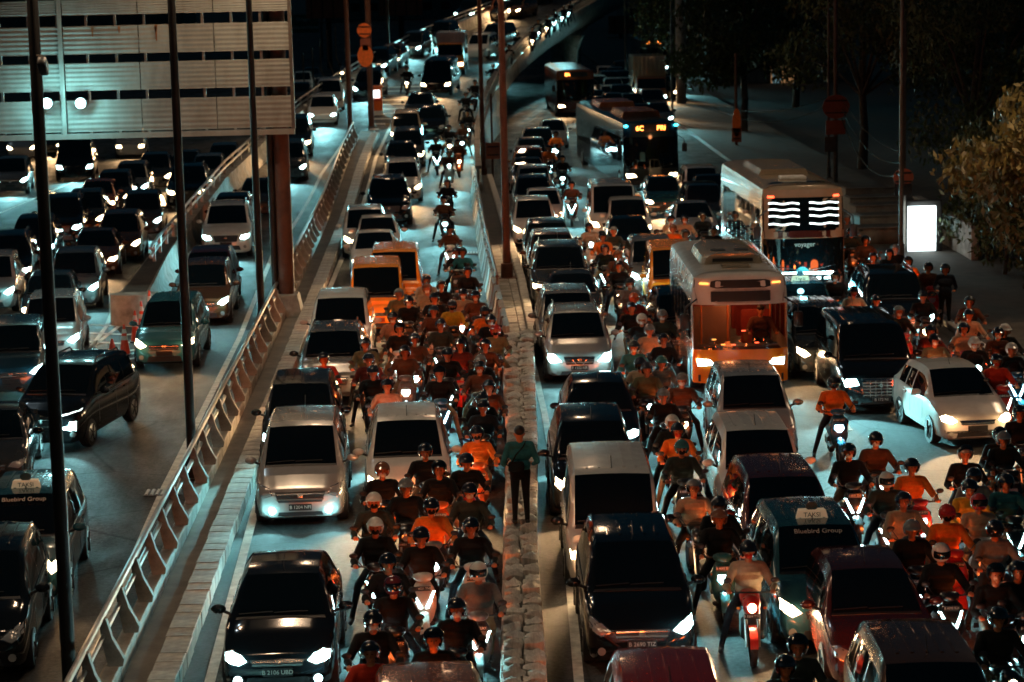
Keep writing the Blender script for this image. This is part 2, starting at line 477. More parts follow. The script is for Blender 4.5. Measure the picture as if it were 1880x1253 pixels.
def car_shape(kind):
    L, W, H, hf, hc, yc, yr1, yr2, yr3, tz, rw, be0, be1 = KINDS[kind]
    hw, zb = W / 2, .20
    top = [(0, hf - .17), (.03, hf - .08), (.09, hf - .025), (.2, hf + .01), (yc * .55, lerp(hf, hc, .62)), (yc, hc),
           (lerp(yc, yr1, .5), lerp(hc, H - .04, .54)), (yr1, H - .045), (yr1 + .22, H - .012), (lerp(yr1, yr2, .45), H), (yr2 - .25, H - .025), (yr2, H - .06),
           (lerp(yr2, yr3, .5), lerp(H - .06, tz + .04, .45)), (yr3, tz + .04), (max(yr3 + .02, L - .1), tz), (L - .02, tz - .09), (L, tz - .22)]
    wid = [(0, .82), (.03, .865), (.09, .91), (.2, .95), (.45, .985), (.9, 1), (L - .7, 1), (L - .2, .965), (L - .04, .92), (L, .87)]
    edge = [(0, .78), (.2, .82), (yc, .86), (yr1, rw), (yr2, rw - .01), (yr3, .80), (L, .78)]
    A = lerp(yc, yr1, .45)
    ys = sorted(set([round(q, 3) for q in [p[0] for p in top] + [.45, .7, lerp(yc, yr1, .25), lerp(yc, yr1, .75), A, yr1 + .55,
              lerp(yr1, yr2, .32), lerp(yr1, yr2, .36), lerp(yr1, yr2, .66), lerp(yr1, yr2, .70), yr2 + .02, yr3 + .01] if 0 <= q <= L]))
    ys = [y for i, y in enumerate(ys) if i == 0 or y - ys[i - 1] > .008]
    rings, N = [], 14
    for y in ys:
        zt, wv = pl(top, y), pl(wid, y) * hw
        zs = min(zt - .025, pl([(0, hf - .12), (.2, hf - .05), (yc, be0), (yr3, be1), (L, be1)], y))
        e = min(pl(edge, y) * hw, wv * .93)
        d = .07 if yr1 <= y <= yr2 else .028
        b = zb + (.05 if y < .05 or y > L - .05 else 0)
        ze = max(zs + .008, zt - d)
        s = wv * .945
        half = [(0, b), (wv * .8, b), (wv * .955, b + .06), (wv, b + .22 if zs - .25 > b + .22 else b + .15), (wv * 1.0, zs - .2), (wv * .985, zs - .06), (wv * .96, zs),
                (s, zs + .004), (lerp(s, e, .35) + .008, lerp(zs, ze, .4)), (lerp(s, e, .75) + .006, lerp(zs, ze, .82)), (e, ze), (e * .93, lerp(ze, zt, .75)), (e * .62, zt - .006), (e * .3, zt), (0, zt + .002)]
        rings.append([(x, y, z) for x, z in half] + [(-x, y, z) for x, z in reversed(half[1:-1])])
    n = len(rings[0])
    vs = [p for r in rings for p in r]
    groups = {'body': [], 'windshield': [], 'side_l': [], 'side_r': [], 'rear_window': []}
    pil = [(lerp(yr1, yr2, .32), lerp(yr1, yr2, .36)), (lerp(yr1, yr2, .66), lerp(yr1, yr2, .70))]
    for i in range(len(ys) - 1):
        y0, y1 = ys[i], ys[i + 1]; ym = (y0 + y1) / 2
        for j in range(n):
            k = j if j < 14 else n - 1 - j      # section interval
            f = (i * n + j, i * n + (j + 1) % n, (i + 1) * n + (j + 1) % n, (i + 1) * n + j)
            g = 'body'
            if k >= 11 and yc + .02 < ym < yr1: g = 'windshield'
            elif k >= 11 and yr2 + .02 < ym < yr3: g = 'rear_window'
            elif k in (7, 8) and A < ym < yr2 + .05 and not any(a < ym < b for a, b in pil): g = 'side_l' if j < 14 else 'side_r'
            groups[g].append(f)
    groups['body'] += [tuple(range(n)), tuple((len(ys) - 1) * n + q for q in reversed(range(n)))]
    def sub(fs, nm):
        ix, mb = {}, MB()
        for f in fs:
            mb.f.append(tuple(ix.setdefault(q, len(ix)) for q in f))
        mb.v = [None] * len(ix)
        for q, k in ix.items(): mb.v[k] = vs[q]
        return mb.mesh(nm)
    bvh = BVHTree.FromPolygons([Vector(v) for v in vs], [f for g in groups.values() for f in g])
    return {k: sub(v, kind + '_' + k) for k, v in groups.items()}, bvh

PROTO = {}
def car_proto(kind):
    if kind in PROTO: return PROTO[kind]
    L, W, H, hf, hc, yc, yr1, yr2, yr3, tz, rw, be0, be1 = KINDS[kind]
    hw = W / 2
    me, bvh = car_shape(kind)
    lens, fog, gr, it = FACE[kind]
    P = [('body', fix_normals(me['body']), 'PAINT', 0, 'far'), ('windshield', fix_normals(me['windshield']), 'glass', 0, 'far'),
         ('side_window', fix_normals(me['side_l']), 'glass', 0, 'far'), ('side_window', fix_normals(me['side_r']), 'glass', 0, 'far'),
         ('rear_window', fix_normals(me['rear_window']), 'glass', 0, 'near')]
    def q(name, mb, m, lod, par=0):
        P.append((name, fix_normals(mb.mesh(kind + '_' + name)), m, par, lod)); return len(P) - 1
    for s in (-1, 1):
        o = [(s * x * hw, z) for x, z in lens]
        cx, cz = sum(p[0] for p in o) / len(o), sum(p[1] for p in o) / len(o)
        h = q('headlight', opatch(bvh, o, .006, .03), 'reflector', 'far')
        k = .86
        q('lamp', opatch(bvh, [(lerp(cx, x, k), lerp(cz, z, k)) for x, z in o], .012, .006), 'LIGHT' + ('L' if s < 0 else 'R'), 'far', h)
    if kind == 'xpan':
        for s in (-1, 1):
            q('running_light', opatch(bvh, [(s * .45 * hw, .80), (s * .93 * hw, .90), (s * .94 * hw, .935), (s * .45 * hw, .835)], .010, .02), 'led_white', 'mid')
    g = q('grille', opatch(bvh, [(-gr[0] * hw, gr[2]), (-gr[0] * hw * .85, gr[1]), (gr[0] * hw * .85, gr[1]), (gr[0] * hw, gr[2])], .006, .02, sub=4), 'trim', 'mid')
    nb = 6 if kind == 'alph' else 2
    for i in range(nb):
        z = lerp(gr[1], gr[2], (i + .6) / nb)
        q('grille_bar', opatch(bvh, [(-gr[0] * hw * .92, z - .014), (gr[0] * hw * .92, z - .014), (gr[0] * hw * .92, z + .014), (-gr[0] * hw * .92, z + .014)], .016, .012, sub=4), 'chrome', 'near' if kind != 'alph' else 'mid', g)
    if kind == 'alph':
        for x in (-.55, -.28, 0, .28, .55):
            q('grille_bar', opatch(bvh, [((x - .02) * gr[0] * hw, gr[1]), ((x + .02) * gr[0] * hw, gr[1]), ((x + .02) * gr[0] * hw, gr[2]), ((x - .02) * gr[0] * hw, gr[2])], .022, .012), 'chrome', 'mid', g)
    if kind == 'cross':
        for s in (-1, 1):
            q('grille_bar', opatch(bvh, [(s * .06, .50), (s * .10, .50), (s * .24, .69), (s * .20, .69)], .02, .012), 'chrome', 'mid', g)
    q('emblem', opatch(bvh, circ(0, lerp(gr[1], gr[2], .62), .055, 10, .8), .024, .014, sub=1), 'chrome', 'mid', g)
    q('air_intake', opatch(bvh, [(-it[0] * hw, it[1]), (it[0] * hw, it[1]), (it[0] * hw * .9, it[2]), (-it[0] * hw * .9, it[2])], .006, .02, sub=4), 'trim', 'mid')
    for s in (-1, 1):
        q('fog_lamp', opatch(bvh, circ(s * fog[0] * hw, fog[1], .062), .010, .02, sub=1), 'FOG', 'mid')
    pz = (it[2] + gr[1]) / 2
    q('licence_plate', opatch(bvh, [(-.215, pz - .062), (.215, pz - .062), (.215, pz + .062), (-.215, pz + .062)], .022, .02), 'PLATE', 'mid')
    hd = q('hood_seam', opatch(bvh, [(-.80 * hw, yc * .97), (.80 * hw, yc * .97), (.78 * hw, yc * .97 + .05), (-.78 * hw, yc * .97 + .05)], .006, .015, 'z', 5), 'trim', 'near')
    for s, x0 in ((1, -.1), (1, -.62)):
        mb = MB()
        pts = []
        for k in range(6):
            u = x0 + .5 * k / 5
            h, d = cast(bvh, u * hw * 1.2, yc + .07 + .02 * k / 5, 'z')
            if h: pts.append(h + Vector((0, -.012, .012)))
        if len(pts) > 2: q('wiper', mb.tube(pts, .010, 5), 'trim', 'near')
    my = lerp(yc, yr1, .5)
    for s in (-1, 1):
        mb = MB().ell((s * (hw + .12), my, be0 + .10), (.115, .06, .075), 10, 7)
        mi = q('mirror', mb, 'MIRROR', 'far' if kind in ('mpv', 'hatch', 'sedan') else 'far')
        q('mirror_arm', MB().tube([(s * (hw * .93), my, be0 + .02), (s * (hw + .06), my, be0 + .07)], .025, 6), 'trim', 'near', mi)
        for wy in (.78 if kind not in ('van', 'bigvan') else .72, L - .82):
            wh = q('wheel', MB().disc_x((0, wy, .315), .315, s * (hw - .20), s * (hw + .012), 22), 'rubber', 'far')
            q('rim', MB().disc_x((0, wy, .315), .205, s * (hw - .02), s * (hw + .02), 16), 'alloy', 'mid', wh)
            hub = MB()
            for a in range(5):
                t = 2 * math.pi * a / 5
                hub.tube([(s * (hw + .024), wy, .315), (s * (hw + .024), wy + .19 * math.cos(t), .315 + .19 * math.sin(t))], .018, 4)
            q('spoke', hub, 'trim', 'near', wh)
        for dy in (lerp(yr1, yr2, .30), lerp(yr1, yr2, .64)):
            q('door_handle', opatch(bvh, [(dy - .10, be0 - .12), (dy + .08, be0 - .12), (dy + .08, be0 - .085), (dy - .10, be0 - .085)], .022, .02, 'x+' if s > 0 else 'x-', 2), 'PAINT', 'near')
        for dy in (A_ for A_ in (lerp(yc, yr1, .42), lerp(yr1, yr2, .34), lerp(yr1, yr2, .70))):
            q('door_seam', opatch(bvh, [(dy, .36), (dy + .014, .36), (dy + .014, be0 - .03), (dy, be0 - .03)], .003, .004, 'x+' if s > 0 else 'x-', 3), 'trim', 'near')
    for s in (-1, 1):
        q('tail_light', MB().rbox(s * hw * .74 - .11, s * hw * .74 + .11, L - .03, L + .015, tz - .30, tz - .12, .015), 'lamp_red', 'near')
    q('antenna', MB().tube([(0, yr1 + .25 if kind in ('mpv', 'van', 'cross', 'hatch') else yr2 - .3, H - .02), (0, yr1 + .45 if kind in ('mpv', 'van', 'cross', 'hatch') else yr2 - .1, H + .17)], .007, 5), 'trim', 'near')
    if kind in ('suv', 'cross', 'xpan'):
        for s in (-1, 1):
            x = s * hw * (rw - .09)
            q('roof_rail', MB().tube([(x, yr1 + .25, H - .04), (x, yr1 + .38, H + .055), (x, yr2 - .4, H + .05), (x, yr2 - .25, H - .05)], .022, 6), 'reflector', 'mid')
    if kind in ('van', 'bigvan', 'mpv', 'alph'):
        for k in range(5):
            x = hw * rw * .8 * (k - 2) / 2.6
            q('roof_rib', opatch(bvh, [(x - .022, yr1 + .3), (x + .022, yr1 + .3), (x + .022, yr2 - .3), (x - .022, yr2 - .3)], .012, .014, 'z', 4, rings=(1, .5)), 'PAINT', 'near')
    PROTO[kind] = (P, bvh)
    return PROTO[kind]

LODR = {'far': 0, 'mid': 1, 'near': 2}
NB = [0]
def put_car(kind, colour, loc, rz, light, lod, label, cat, group, plate=None, platem='plate', plate_red=False, mirror=None, gain=1.0):
    P, bvh = car_proto(kind)
    hw = KINDS[kind][1] / 2
    nm = {'mpv': 'people_carrier', 'mpv2': 'people_carrier', 'xpan': 'people_carrier', 'hatch': 'hatchback', 'sedan': 'saloon_car', 'suv': 'offroad_car', 'cross': 'estate_car',
          'van': 'van', 'alph': 'luxury_van', 'bigvan': 'minibus'}[kind]
    root = thing(nm, loc, rz, label, cat, group)
    lm = 'lamp_cool' if 'c' in light or 'n' in light else 'lamp_warm' if 'h' in light else 'lamp_off'
    mm = {'PAINT': PAINT[colour], 'LIGHTL': lm if 'R' not in light and 'n' not in light else 'lamp_off', 'LIGHTR': lm if 'L' not in light and 'n' not in light else 'lamp_off', 'FOG': lm if 'f' in light else 'lamp_off',
          'PLATE': platem, 'MIRROR': PAINT[mirror or colour]}
    made = {}
    for i, (name, me, m, par, lv) in enumerate(P):
        if LODR[lv] > lod: continue
        o = obj(name, me, mm.get(m, m), made.get(par, root) if par else root)
        made[i] = o
        if name == 'licence_plate' and plate:
            h, d = cast(bvh, 0, 0, 'y')
            vs = [v.co for v in me.vertices]
            y = min(v.y for v in vs); z = (min(v.z for v in vs) + max(v.z for v in vs)) / 2
            obj('lettering', text_mesh(plate, .088), 'plate_text', o, (0, y - .004, z), (math.pi / 2, 0, 0))
    if 'c' in light or 'h' in light or 'f' in light:
        c = COOL if 'c' in light or 'n' in light else WARM
        lens = FACE[kind][0]; cz = sum(z for _, z in lens) / len(lens)
        fx, fz = FACE[kind][1]
        dist = loc[1]
        k = 1.0 if 'c' in light or 'n' in light else .8
        tilt = rad(90 - 20)
        if dist < 75:
            xs = [x for x, t in ((-hw * .72, 'R'), (hw * .72, 'L')) if t not in light]
            for x in xs:
                lamp('lens_spill', root, (x, -.16, (fz if 'n' in light else cz) + .02), 'POINT', 7 * k, c, soft=.06)
                lamp('headlight_beam', root, (x, -.10, (fz if 'n' in light else cz)), 'SPOT', 1000 * k * gain, c, (tilt, 0, math.pi), 84, .75, .05)
        else:
            lamp('headlight_beam', root, (0, -.12, cz), 'SPOT', 1300 * k * gain, c, (tilt, 0, math.pi), 90, .75, .25)
    if loc[1] < 90:
        L = KINDS[kind][0]
        lamp('tail_glow', root, (0, L + .12, .85), 'SPOT', 46, (1.0, .17, .03), (math.pi / 2, 0, 0), 150, .6, .3)
    return root
# ------------------------------------------------------------------ people
import numpy as np
def capsule(mb, a, b, ra, rb, n=10):
    a, b = Vector(a), Vector(b)
    d = (b - a); L = d.length; d.normalize()
    pts, rs = [], []
    for t in (-.95, -.7, -.35): pts.append(a + d * ra * t); rs.append(ra * math.sqrt(1 - t * t))
    pts += [a, b]; rs += [ra, rb]
    for t in (.35, .7, .95): pts.append(b + d * rb * t); rs.append(rb * math.sqrt(1 - t * t))
    mb.tube(pts, rs, n)

def hand(pr, w, fwd, s, grip):        # palm, four fingers curled over the bar, thumb beneath
    x, y, z = w
    if grip:
        pr.append(('skin', (x, y, z), (x, y - .05, z + .005), .030, .034))
        for k in range(4):
            fx = x + (k - 1.5) * .021; l = (.9, 1.0, .95, .8)[k]
            pr.append(('skin', (fx, y - .06, z + .02), (fx, y - .06 - .042 * l, z + .014), .011, .0105))
            pr.append(('skin', (fx, y - .06 - .042 * l, z + .014), (fx, y - .06 - .05 * l, z - .022), .0105, .0095))
        pr.append(('skin', (x - s * .035, y - .03, z - .005), (x - s * .048, y - .07, z - .018), .012, .010))
    else:
        d = Vector(fwd)
        e = Vector(w) + d * .07
        pr.append(('skin', w, tuple(e), .030, .036))
        for k in range(4):
            a = e + Vector((0, (k - 1.5) * .021, 0)); l = (.07, .08, .075, .06)[k]
            m = a + d * l * .55
            pr.append(('skin', tuple(a), tuple(m), .0105, .010))
            pr.append(('skin', tuple(m), tuple(m + d * l * .5 + Vector((-s * .012, 0, 0))), .010, .009))
        pr.append(('skin', tuple(Vector(w) + d * .03 + Vector((0, -.03, 0))), tuple(Vector(w) + d * .075 + Vector((0, -.052, 0))), .012, .010))

def rider_prims(pose):
    pr = []
    y0 = 1.24 if pose != 'pillion' else 1.62
    zs = .86 if pose != 'pillion' else .92
    lean = {'board': .10, 'foot': .08, 'feet': .06, 'pillion': .12, 'lean': .24}[pose]
    ch = (0, y0 - lean * .75, zs + .36); nk = (0, y0 - lean, zs + .57); hd = (0, y0 - lean - .035, zs + .70)
    pr.append(('leg', (-.09, y0, zs), (.09, y0, zs), .125, .125))
    pr.append(('top', (-.06, y0 - lean * .25, zs + .12), (.06, y0 - lean * .25, zs + .12), .150, .150))
    pr.append(('top', (-.085, ch[1], ch[2] - .08), (.085, ch[1], ch[2] - .08), .146, .146))
    pr.append(('top', (-.10, ch[1], ch[2] + .03), (.10, ch[1], ch[2] + .03), .136, .136))
    pr.append(('top', (-.15, nk[1] + .01, nk[2] - .10), (.15, nk[1] + .01, nk[2] - .10), .080, .080))
    pr.append(('skin', (0, nk[1] + .01, nk[2] - .06), (0, hd[1] + .02, hd[2] - .06), .056, .054))
    pr.append(('skin', (0, hd[1] + .01, hd[2] + .03), (0, hd[1], hd[2] - .045), .088, .072))
    pr.append(('skin', (0, hd[1] - .05, hd[2] - .085), (0, hd[1] - .035, hd[2] - .09), .036, .036))       # chin
    pr.append(('skin', (0, hd[1] - .083, hd[2] + .012), (0, hd[1] - .098, hd[2] - .022), .012, .017))     # nose
    pr.append(('skin', (-.03, hd[1] - .072, hd[2] - .062), (.03, hd[1] - .072, hd[2] - .062), .013, .013))   # mouth
    for s in (-1, 1):
        pr.append(('skin', (s * .088, hd[1] + .01, hd[2] + .01), (s * .088, hd[1] + .012, hd[2] - .025), .016, .012))
        sh_ = (s * .205, nk[1] + .01, nk[2] - .11)
        if pose == 'pillion':
            el, wr = (s * .31, y0 - .16, zs + .22), (s * .15, y0 - .36, zs + .12)
        else:
            el, wr = (s * .36, lerp(sh_[1], .68, .48), zs + .21), (s * .335, .70, 1.06)
        pr.append(('top', sh_, el, .078, .062)); pr.append(('top', el, wr, .062, .042))
        if pose == 'pillion': hand(pr, wr, (-s * .6, -.8, 0), s, False)
        else: hand(pr, wr, (0, -1, 0), s, True)
        down = pose == 'feet' or (pose in ('foot', 'lean') and s == -1)
        hip = (s * .11, y0 - .02, zs - .02)
        if pose == 'pillion': kn, an, to = (s * .25, y0 - .42, zs - .10), (s * .23, y0 - .22, .40), (s * .25, y0 - .36, .35)
        elif down: kn, an, to = (s * .30, y0 - .36, .70), (s * .42, y0 - .16, .12), (s * .45, y0 - .33, .055)
        else: kn, an, to = (s * .20, .82, .80), (s * .155, .80, .40), (s * .165, .62, .355)
        pr.append(('leg', hip, kn, .098, .066)); pr.append(('leg', kn, an, .064, .044))
        pr.append(('shoe', an, (an[0], an[1] - .01, an[2] - .03), .048, .045))
        pr.append(('shoe', (an[0], an[1] + .03, to[2] + .005), to, .046, .040))
    return pr, hd

def stand_prims():
    pr = []
    for s in (-1, 1):
        pr += [('leg', (s * .09, 0, .90), (s * .10, 0, .48), .095, .064), ('leg', (s * .10, 0, .48), (s * .11, .02, .09), .062, .046),
               ('shoe', (s * .11, .04, .05), (s * .12, -.14, .04), .045, .040)]
        el = (s * .30, .05, 1.12); wr = (s * .26, -.14, 1.04)
        pr += [('top', (s * .19, .02, 1.42), el, .066, .052), ('top', el, wr, .05, .036)]
        hand(pr, wr, (-s * .5, -.85, .1), s, False)
        pr.append(('skin', (s * .088, .0, 1.62), (s * .088, .0, 1.59), .016, .012))
    pr += [('leg', (-.07, 0, .93), (.07, 0, .93), .12, .12), ('top', (-.06, 0, 1.06), (.06, 0, 1.06), .13, .13), ('top', (-.09, 0, 1.26), (.09, 0, 1.26), .13, .13),
           ('top', (-.15, .02, 1.42), (.15, .02, 1.42), .072, .072), ('skin', (0, .02, 1.46), (0, 0, 1.55), .056, .054), ('skin', (0, 0, 1.65), (0, -.01, 1.57), .09, .074),
           ('skin', (0, -.095, 1.62), (0, -.108, 1.59), .012, .016), ('skin', (0, -.06, 1.53), (0, -.05, 1.53), .035, .035)]
    return pr, (0, 0, 1.62)

SLOT = {'top': 0, 'leg': 1, 'skin': 2, 'shoe': 3}
PEOPLE = {}
def body_mesh(pose):
    if pose in PEOPLE: return PEOPLE[pose]
    pr, hd = stand_prims() if pose == 'stand' else rider_prims(pose)
    mb = MB()
    for t, a, b, ra, rb in pr: capsule(mb, a, b, ra, rb)
    me = fix_normals(mb.mesh('tmp_body'))
    o = bpy.data.objects.new('tmp_body', me); COL.objects.link(o)
    m = o.modifiers.new('r', 'REMESH'); m.mode = 'VOXEL'; m.voxel_size = .0115
    s = o.modifiers.new('s', 'SMOOTH'); s.factor = .5; s.iterations = 3
    d = o.modifiers.new('d', 'DECIMATE'); d.ratio = .16
    dg = bpy.context.evaluated_depsgraph_get()
    out = bpy.data.meshes.new_from_object(o.evaluated_get(dg))
    out.name = 'person_' + pose
    bpy.data.objects.remove(o)
    n = len(out.polygons)
    c = np.zeros(n * 3); out.polygons.foreach_get('center', c); c = c.reshape(-1, 3)
    best = np.full(n, 9.0); idx = np.zeros(n, int)
    for t, a, b, ra, rb in pr:
        a, b = np.array(a), np.array(b); ab = b - a
        h = np.clip(((c - a) @ ab) / max(1e-9, ab @ ab), 0, 1)
        dist = np.linalg.norm(c - a - h[:, None] * ab, axis=1) - (ra + (rb - ra) * h)
        k = dist < best
        best[k] = dist[k]; idx[k] = SLOT[t]
    for _ in range(4): out.materials.append(MATS['skin'])
    out.polygons.foreach_set('material_index', idx.astype(np.int32))
    out.shade_smooth()
    PEOPLE[pose] = (out, hd)
    return PEOPLE[pose]

def helmet_meshes():
    def shell(full):
        mb = MB(); R = (.128, .150, .140)
        n, m = 28, 16
        keep = []
        pts = []
        for i in range(m + 1):
            t = math.pi * .80 * i / m
            for k in range(n):
                a = 2 * math.pi * k / n
                pts.append((R[0] * math.sin(t) * math.cos(a), R[1] * math.sin(t) * math.sin(a), R[2] * math.cos(t)))
        for i in range(m):
            for k in range(n):
                q = [pts[i * n + k], pts[i * n + (k + 1) % n], pts[(i + 1) * n + (k + 1) % n], pts[(i + 1) * n + k]]
                cx, cyy, cz = [sum(p[j] for p in q) / 4 for j in range(3)]
                hole = cyy < -.03 and abs(cx) < .098 and cz < .052 and (cz > -.045 if full else True)
                if not hole: keep.append((i * n + k, i * n + (k + 1) % n, (i + 1) * n + (k + 1) % n, (i + 1) * n + k))
        o = len(pts)
        inner = [tuple(c * .91 for c in p) for p in pts]
        mb.add(pts + inner, keep + [tuple(o + q for q in reversed(f)) for f in keep])
        # rim
        from collections import Counter
        e = Counter(tuple(sorted((f[i], f[(i + 1) % 4]))) for f in keep for i in range(4))
        mb.f += [(a, b, b + o, a + o) for (a, b), c in e.items() if c == 1 and a != b]
        return mb
    def visor(up):
        mb = MB(); rows = []
        for i in range(6):
            z = lerp(.052, -.055, i / 5)
            row = []
            for k in range(11):
                a = math.pi * (1.5 + .36 * (k - 5) / 5)
                r = math.sqrt(max(.01, 1 - (z / .145) ** 2))
                row.append(Vector((.133 * r * math.cos(a), .157 * r * math.sin(a), z)))
            rows.append(row)
        if up:
            rot = Matrix.Rotation(rad(-62), 3, 'X')
            rows = [[rot @ p * 1.035 for p in r] for r in rows]
        vs = [p for r in rows for p in r]
        fs = [(i * 11 + k, i * 11 + k + 1, (i + 1) * 11 + k + 1, (i + 1) * 11 + k) for i in range(5) for k in range(10)]
        return mb.add(vs, fs)
    brim = MB()
    rows = [[(.10 * math.cos(a) * s * 1.05, .150 * math.sin(a) * s - .005, .060 - .02 * (s - 1) * 4) for a in [math.pi * (1.5 + .3 * (k - 4) / 4) for k in range(9)]] for s in (1.0, 1.35)]
    brim.add([p for r in rows for p in r] + [(p[0], p[1], p[2] - .008) for r in rows for p in r],
             [(k, k + 1, k + 10, k + 9) for k in range(8)] + [(18 + k + 9, 18 + k + 10, 18 + k + 1, 18 + k) for k in range(8)] + [(9 + k, 10 + k, 28 + k, 27 + k) for k in range(8)])
    return {'open': fix_normals(shell(False).mesh('helmet_open')), 'full': fix_normals(shell(True).mesh('helmet_full')),
            'visor_down': visor(False).mesh('visor_down'), 'visor_up': visor(True).mesh('visor_up'), 'brim': fix_normals(brim.mesh('brim'))}
HM = helmet_meshes()
_vg = bpy.data.materials.new('visor_clear'); _vg.use_nodes = True
_n = _vg.node_tree.nodes; _l = _vg.node_tree.links
_t = _n.new('ShaderNodeBsdfTransparent'); _t.inputs[0].default_value = (.75, .78, .78, 1)
_g = _n.new('ShaderNodeBsdfGlossy'); _g.inputs['Roughness'].default_value = .08
_fr = _n.new('ShaderNodeFresnel'); _fr.inputs[0].default_value = 1.45
_mx = _n.new('ShaderNodeMixShader')
_l.new(_fr.outputs[0], _mx.inputs[0]); _l.new(_t.outputs[0], _mx.inputs[1]); _l.new(_g.outputs[0], _mx.inputs[2])
_l.new(_mx.outputs[0], _n['Material Output'].inputs[0])
MATS['visor_clear'] = _vg
mat('visor_dark', (.006, .008, .009), .05, spec=.7)
MASKME = fix_normals(MB().ell((0, -.052, -.055), (.062, .048, .05), 12, 8).mesh('face_mask'))
EYEME = fix_normals(MB().ell((0, 0, 0), (.013, .006, .007), 8, 6).mesh('eye'))
PACKME = fix_normals(MB().rbox(-.15, .15, .10, .26, -.44, -.02, .05).mesh('backpack'))
STRAPS = [fix_normals(MB().tube([(s * .11, .10, -.03), (s * .12, -.02, .03), (s * .125, -.10, -.08), (s * .14, -.12, -.24), (s * .15, 0, -.36)], .018, 6).mesh('strap')) for s in (-1, 1)]
VEST = None

def put_person(pose, loc, rz, top, legs, helm, flags, label, group, near):
    me, hd = body_mesh(pose)
    o = obj('person', me, [CLOTH[top], CLOTH[legs], MATS['skin'], MATS['shoe']], None, loc, (0, 0, rz), label, 'person', group)
    if helm:
        full = 'F' in flags
        h = obj('helmet', HM['full' if full else 'open'], HELM[helm], o, (hd[0], hd[1] + .012, hd[2] + .028), (rad(random.uniform(-8, 6)), 0, rad(random.uniform(-9, 9))))
        h.scale = (1.1, 1.08, 1.08)
        if full: obj('visor', HM['visor_down'], 'visor_dark', h)
        elif 'V' in flags: obj('visor', HM['visor_down'], 'visor_clear', h)
        elif 'U' in flags: obj('visor', HM['visor_up'], 'visor_dark', h)
        elif near: obj('brim', HM['brim'], HELM[helm], h)
    else:
        obj('hair', MB().ell((hd[0], hd[1] + .018, hd[2] + .062), (.096, .108, .090), 14, 9), 'hair', o)
    if 'M' in flags: obj('face_mask', MASKME, 'mask', o, hd)
    elif 'D' in flags: obj('face_mask', MASKME, CLOTH['black'], o, hd)
    elif 'Q' in flags: obj('face_mask', MASKME, CLOTH['red'], o, hd)
    if near and 'F' not in flags:
        for s in (-1, 1): obj('eye', EYEME, 'eye', o, (hd[0] + s * .033, hd[1] - .079, hd[2] + .018))
    if 'B' in flags:
        c = (0, hd[1] + .05, hd[2] - .20)
        obj('backpack', PACKME, CLOTH['black'], o, c)
        for s_ in STRAPS: obj('strap', s_, CLOTH['black'], o, c)
    return o

# ------------------------------------------------------------------ two-wheelers
def ring_y(y, cz, hw, hh, n=12, p=.75):
    out = []
    for k in range(n):
        t = 2 * math.pi * k / n
        c, s = math.cos(t), math.sin(t)
        out.append((hw * math.copysign(abs(c) ** p, c), y, cz + hh * math.copysign(abs(s) ** p, s)))
    return out
def ring_z(z, cyy, hw, hd, n=14, p=.7):
    return [(hw * math.copysign(abs(math.cos(t)) ** p, math.cos(t)), cyy + hd * math.copysign(abs(math.sin(t)) ** p, math.sin(t)), z) for t in [2 * math.pi * k / n for k in range(n)]]

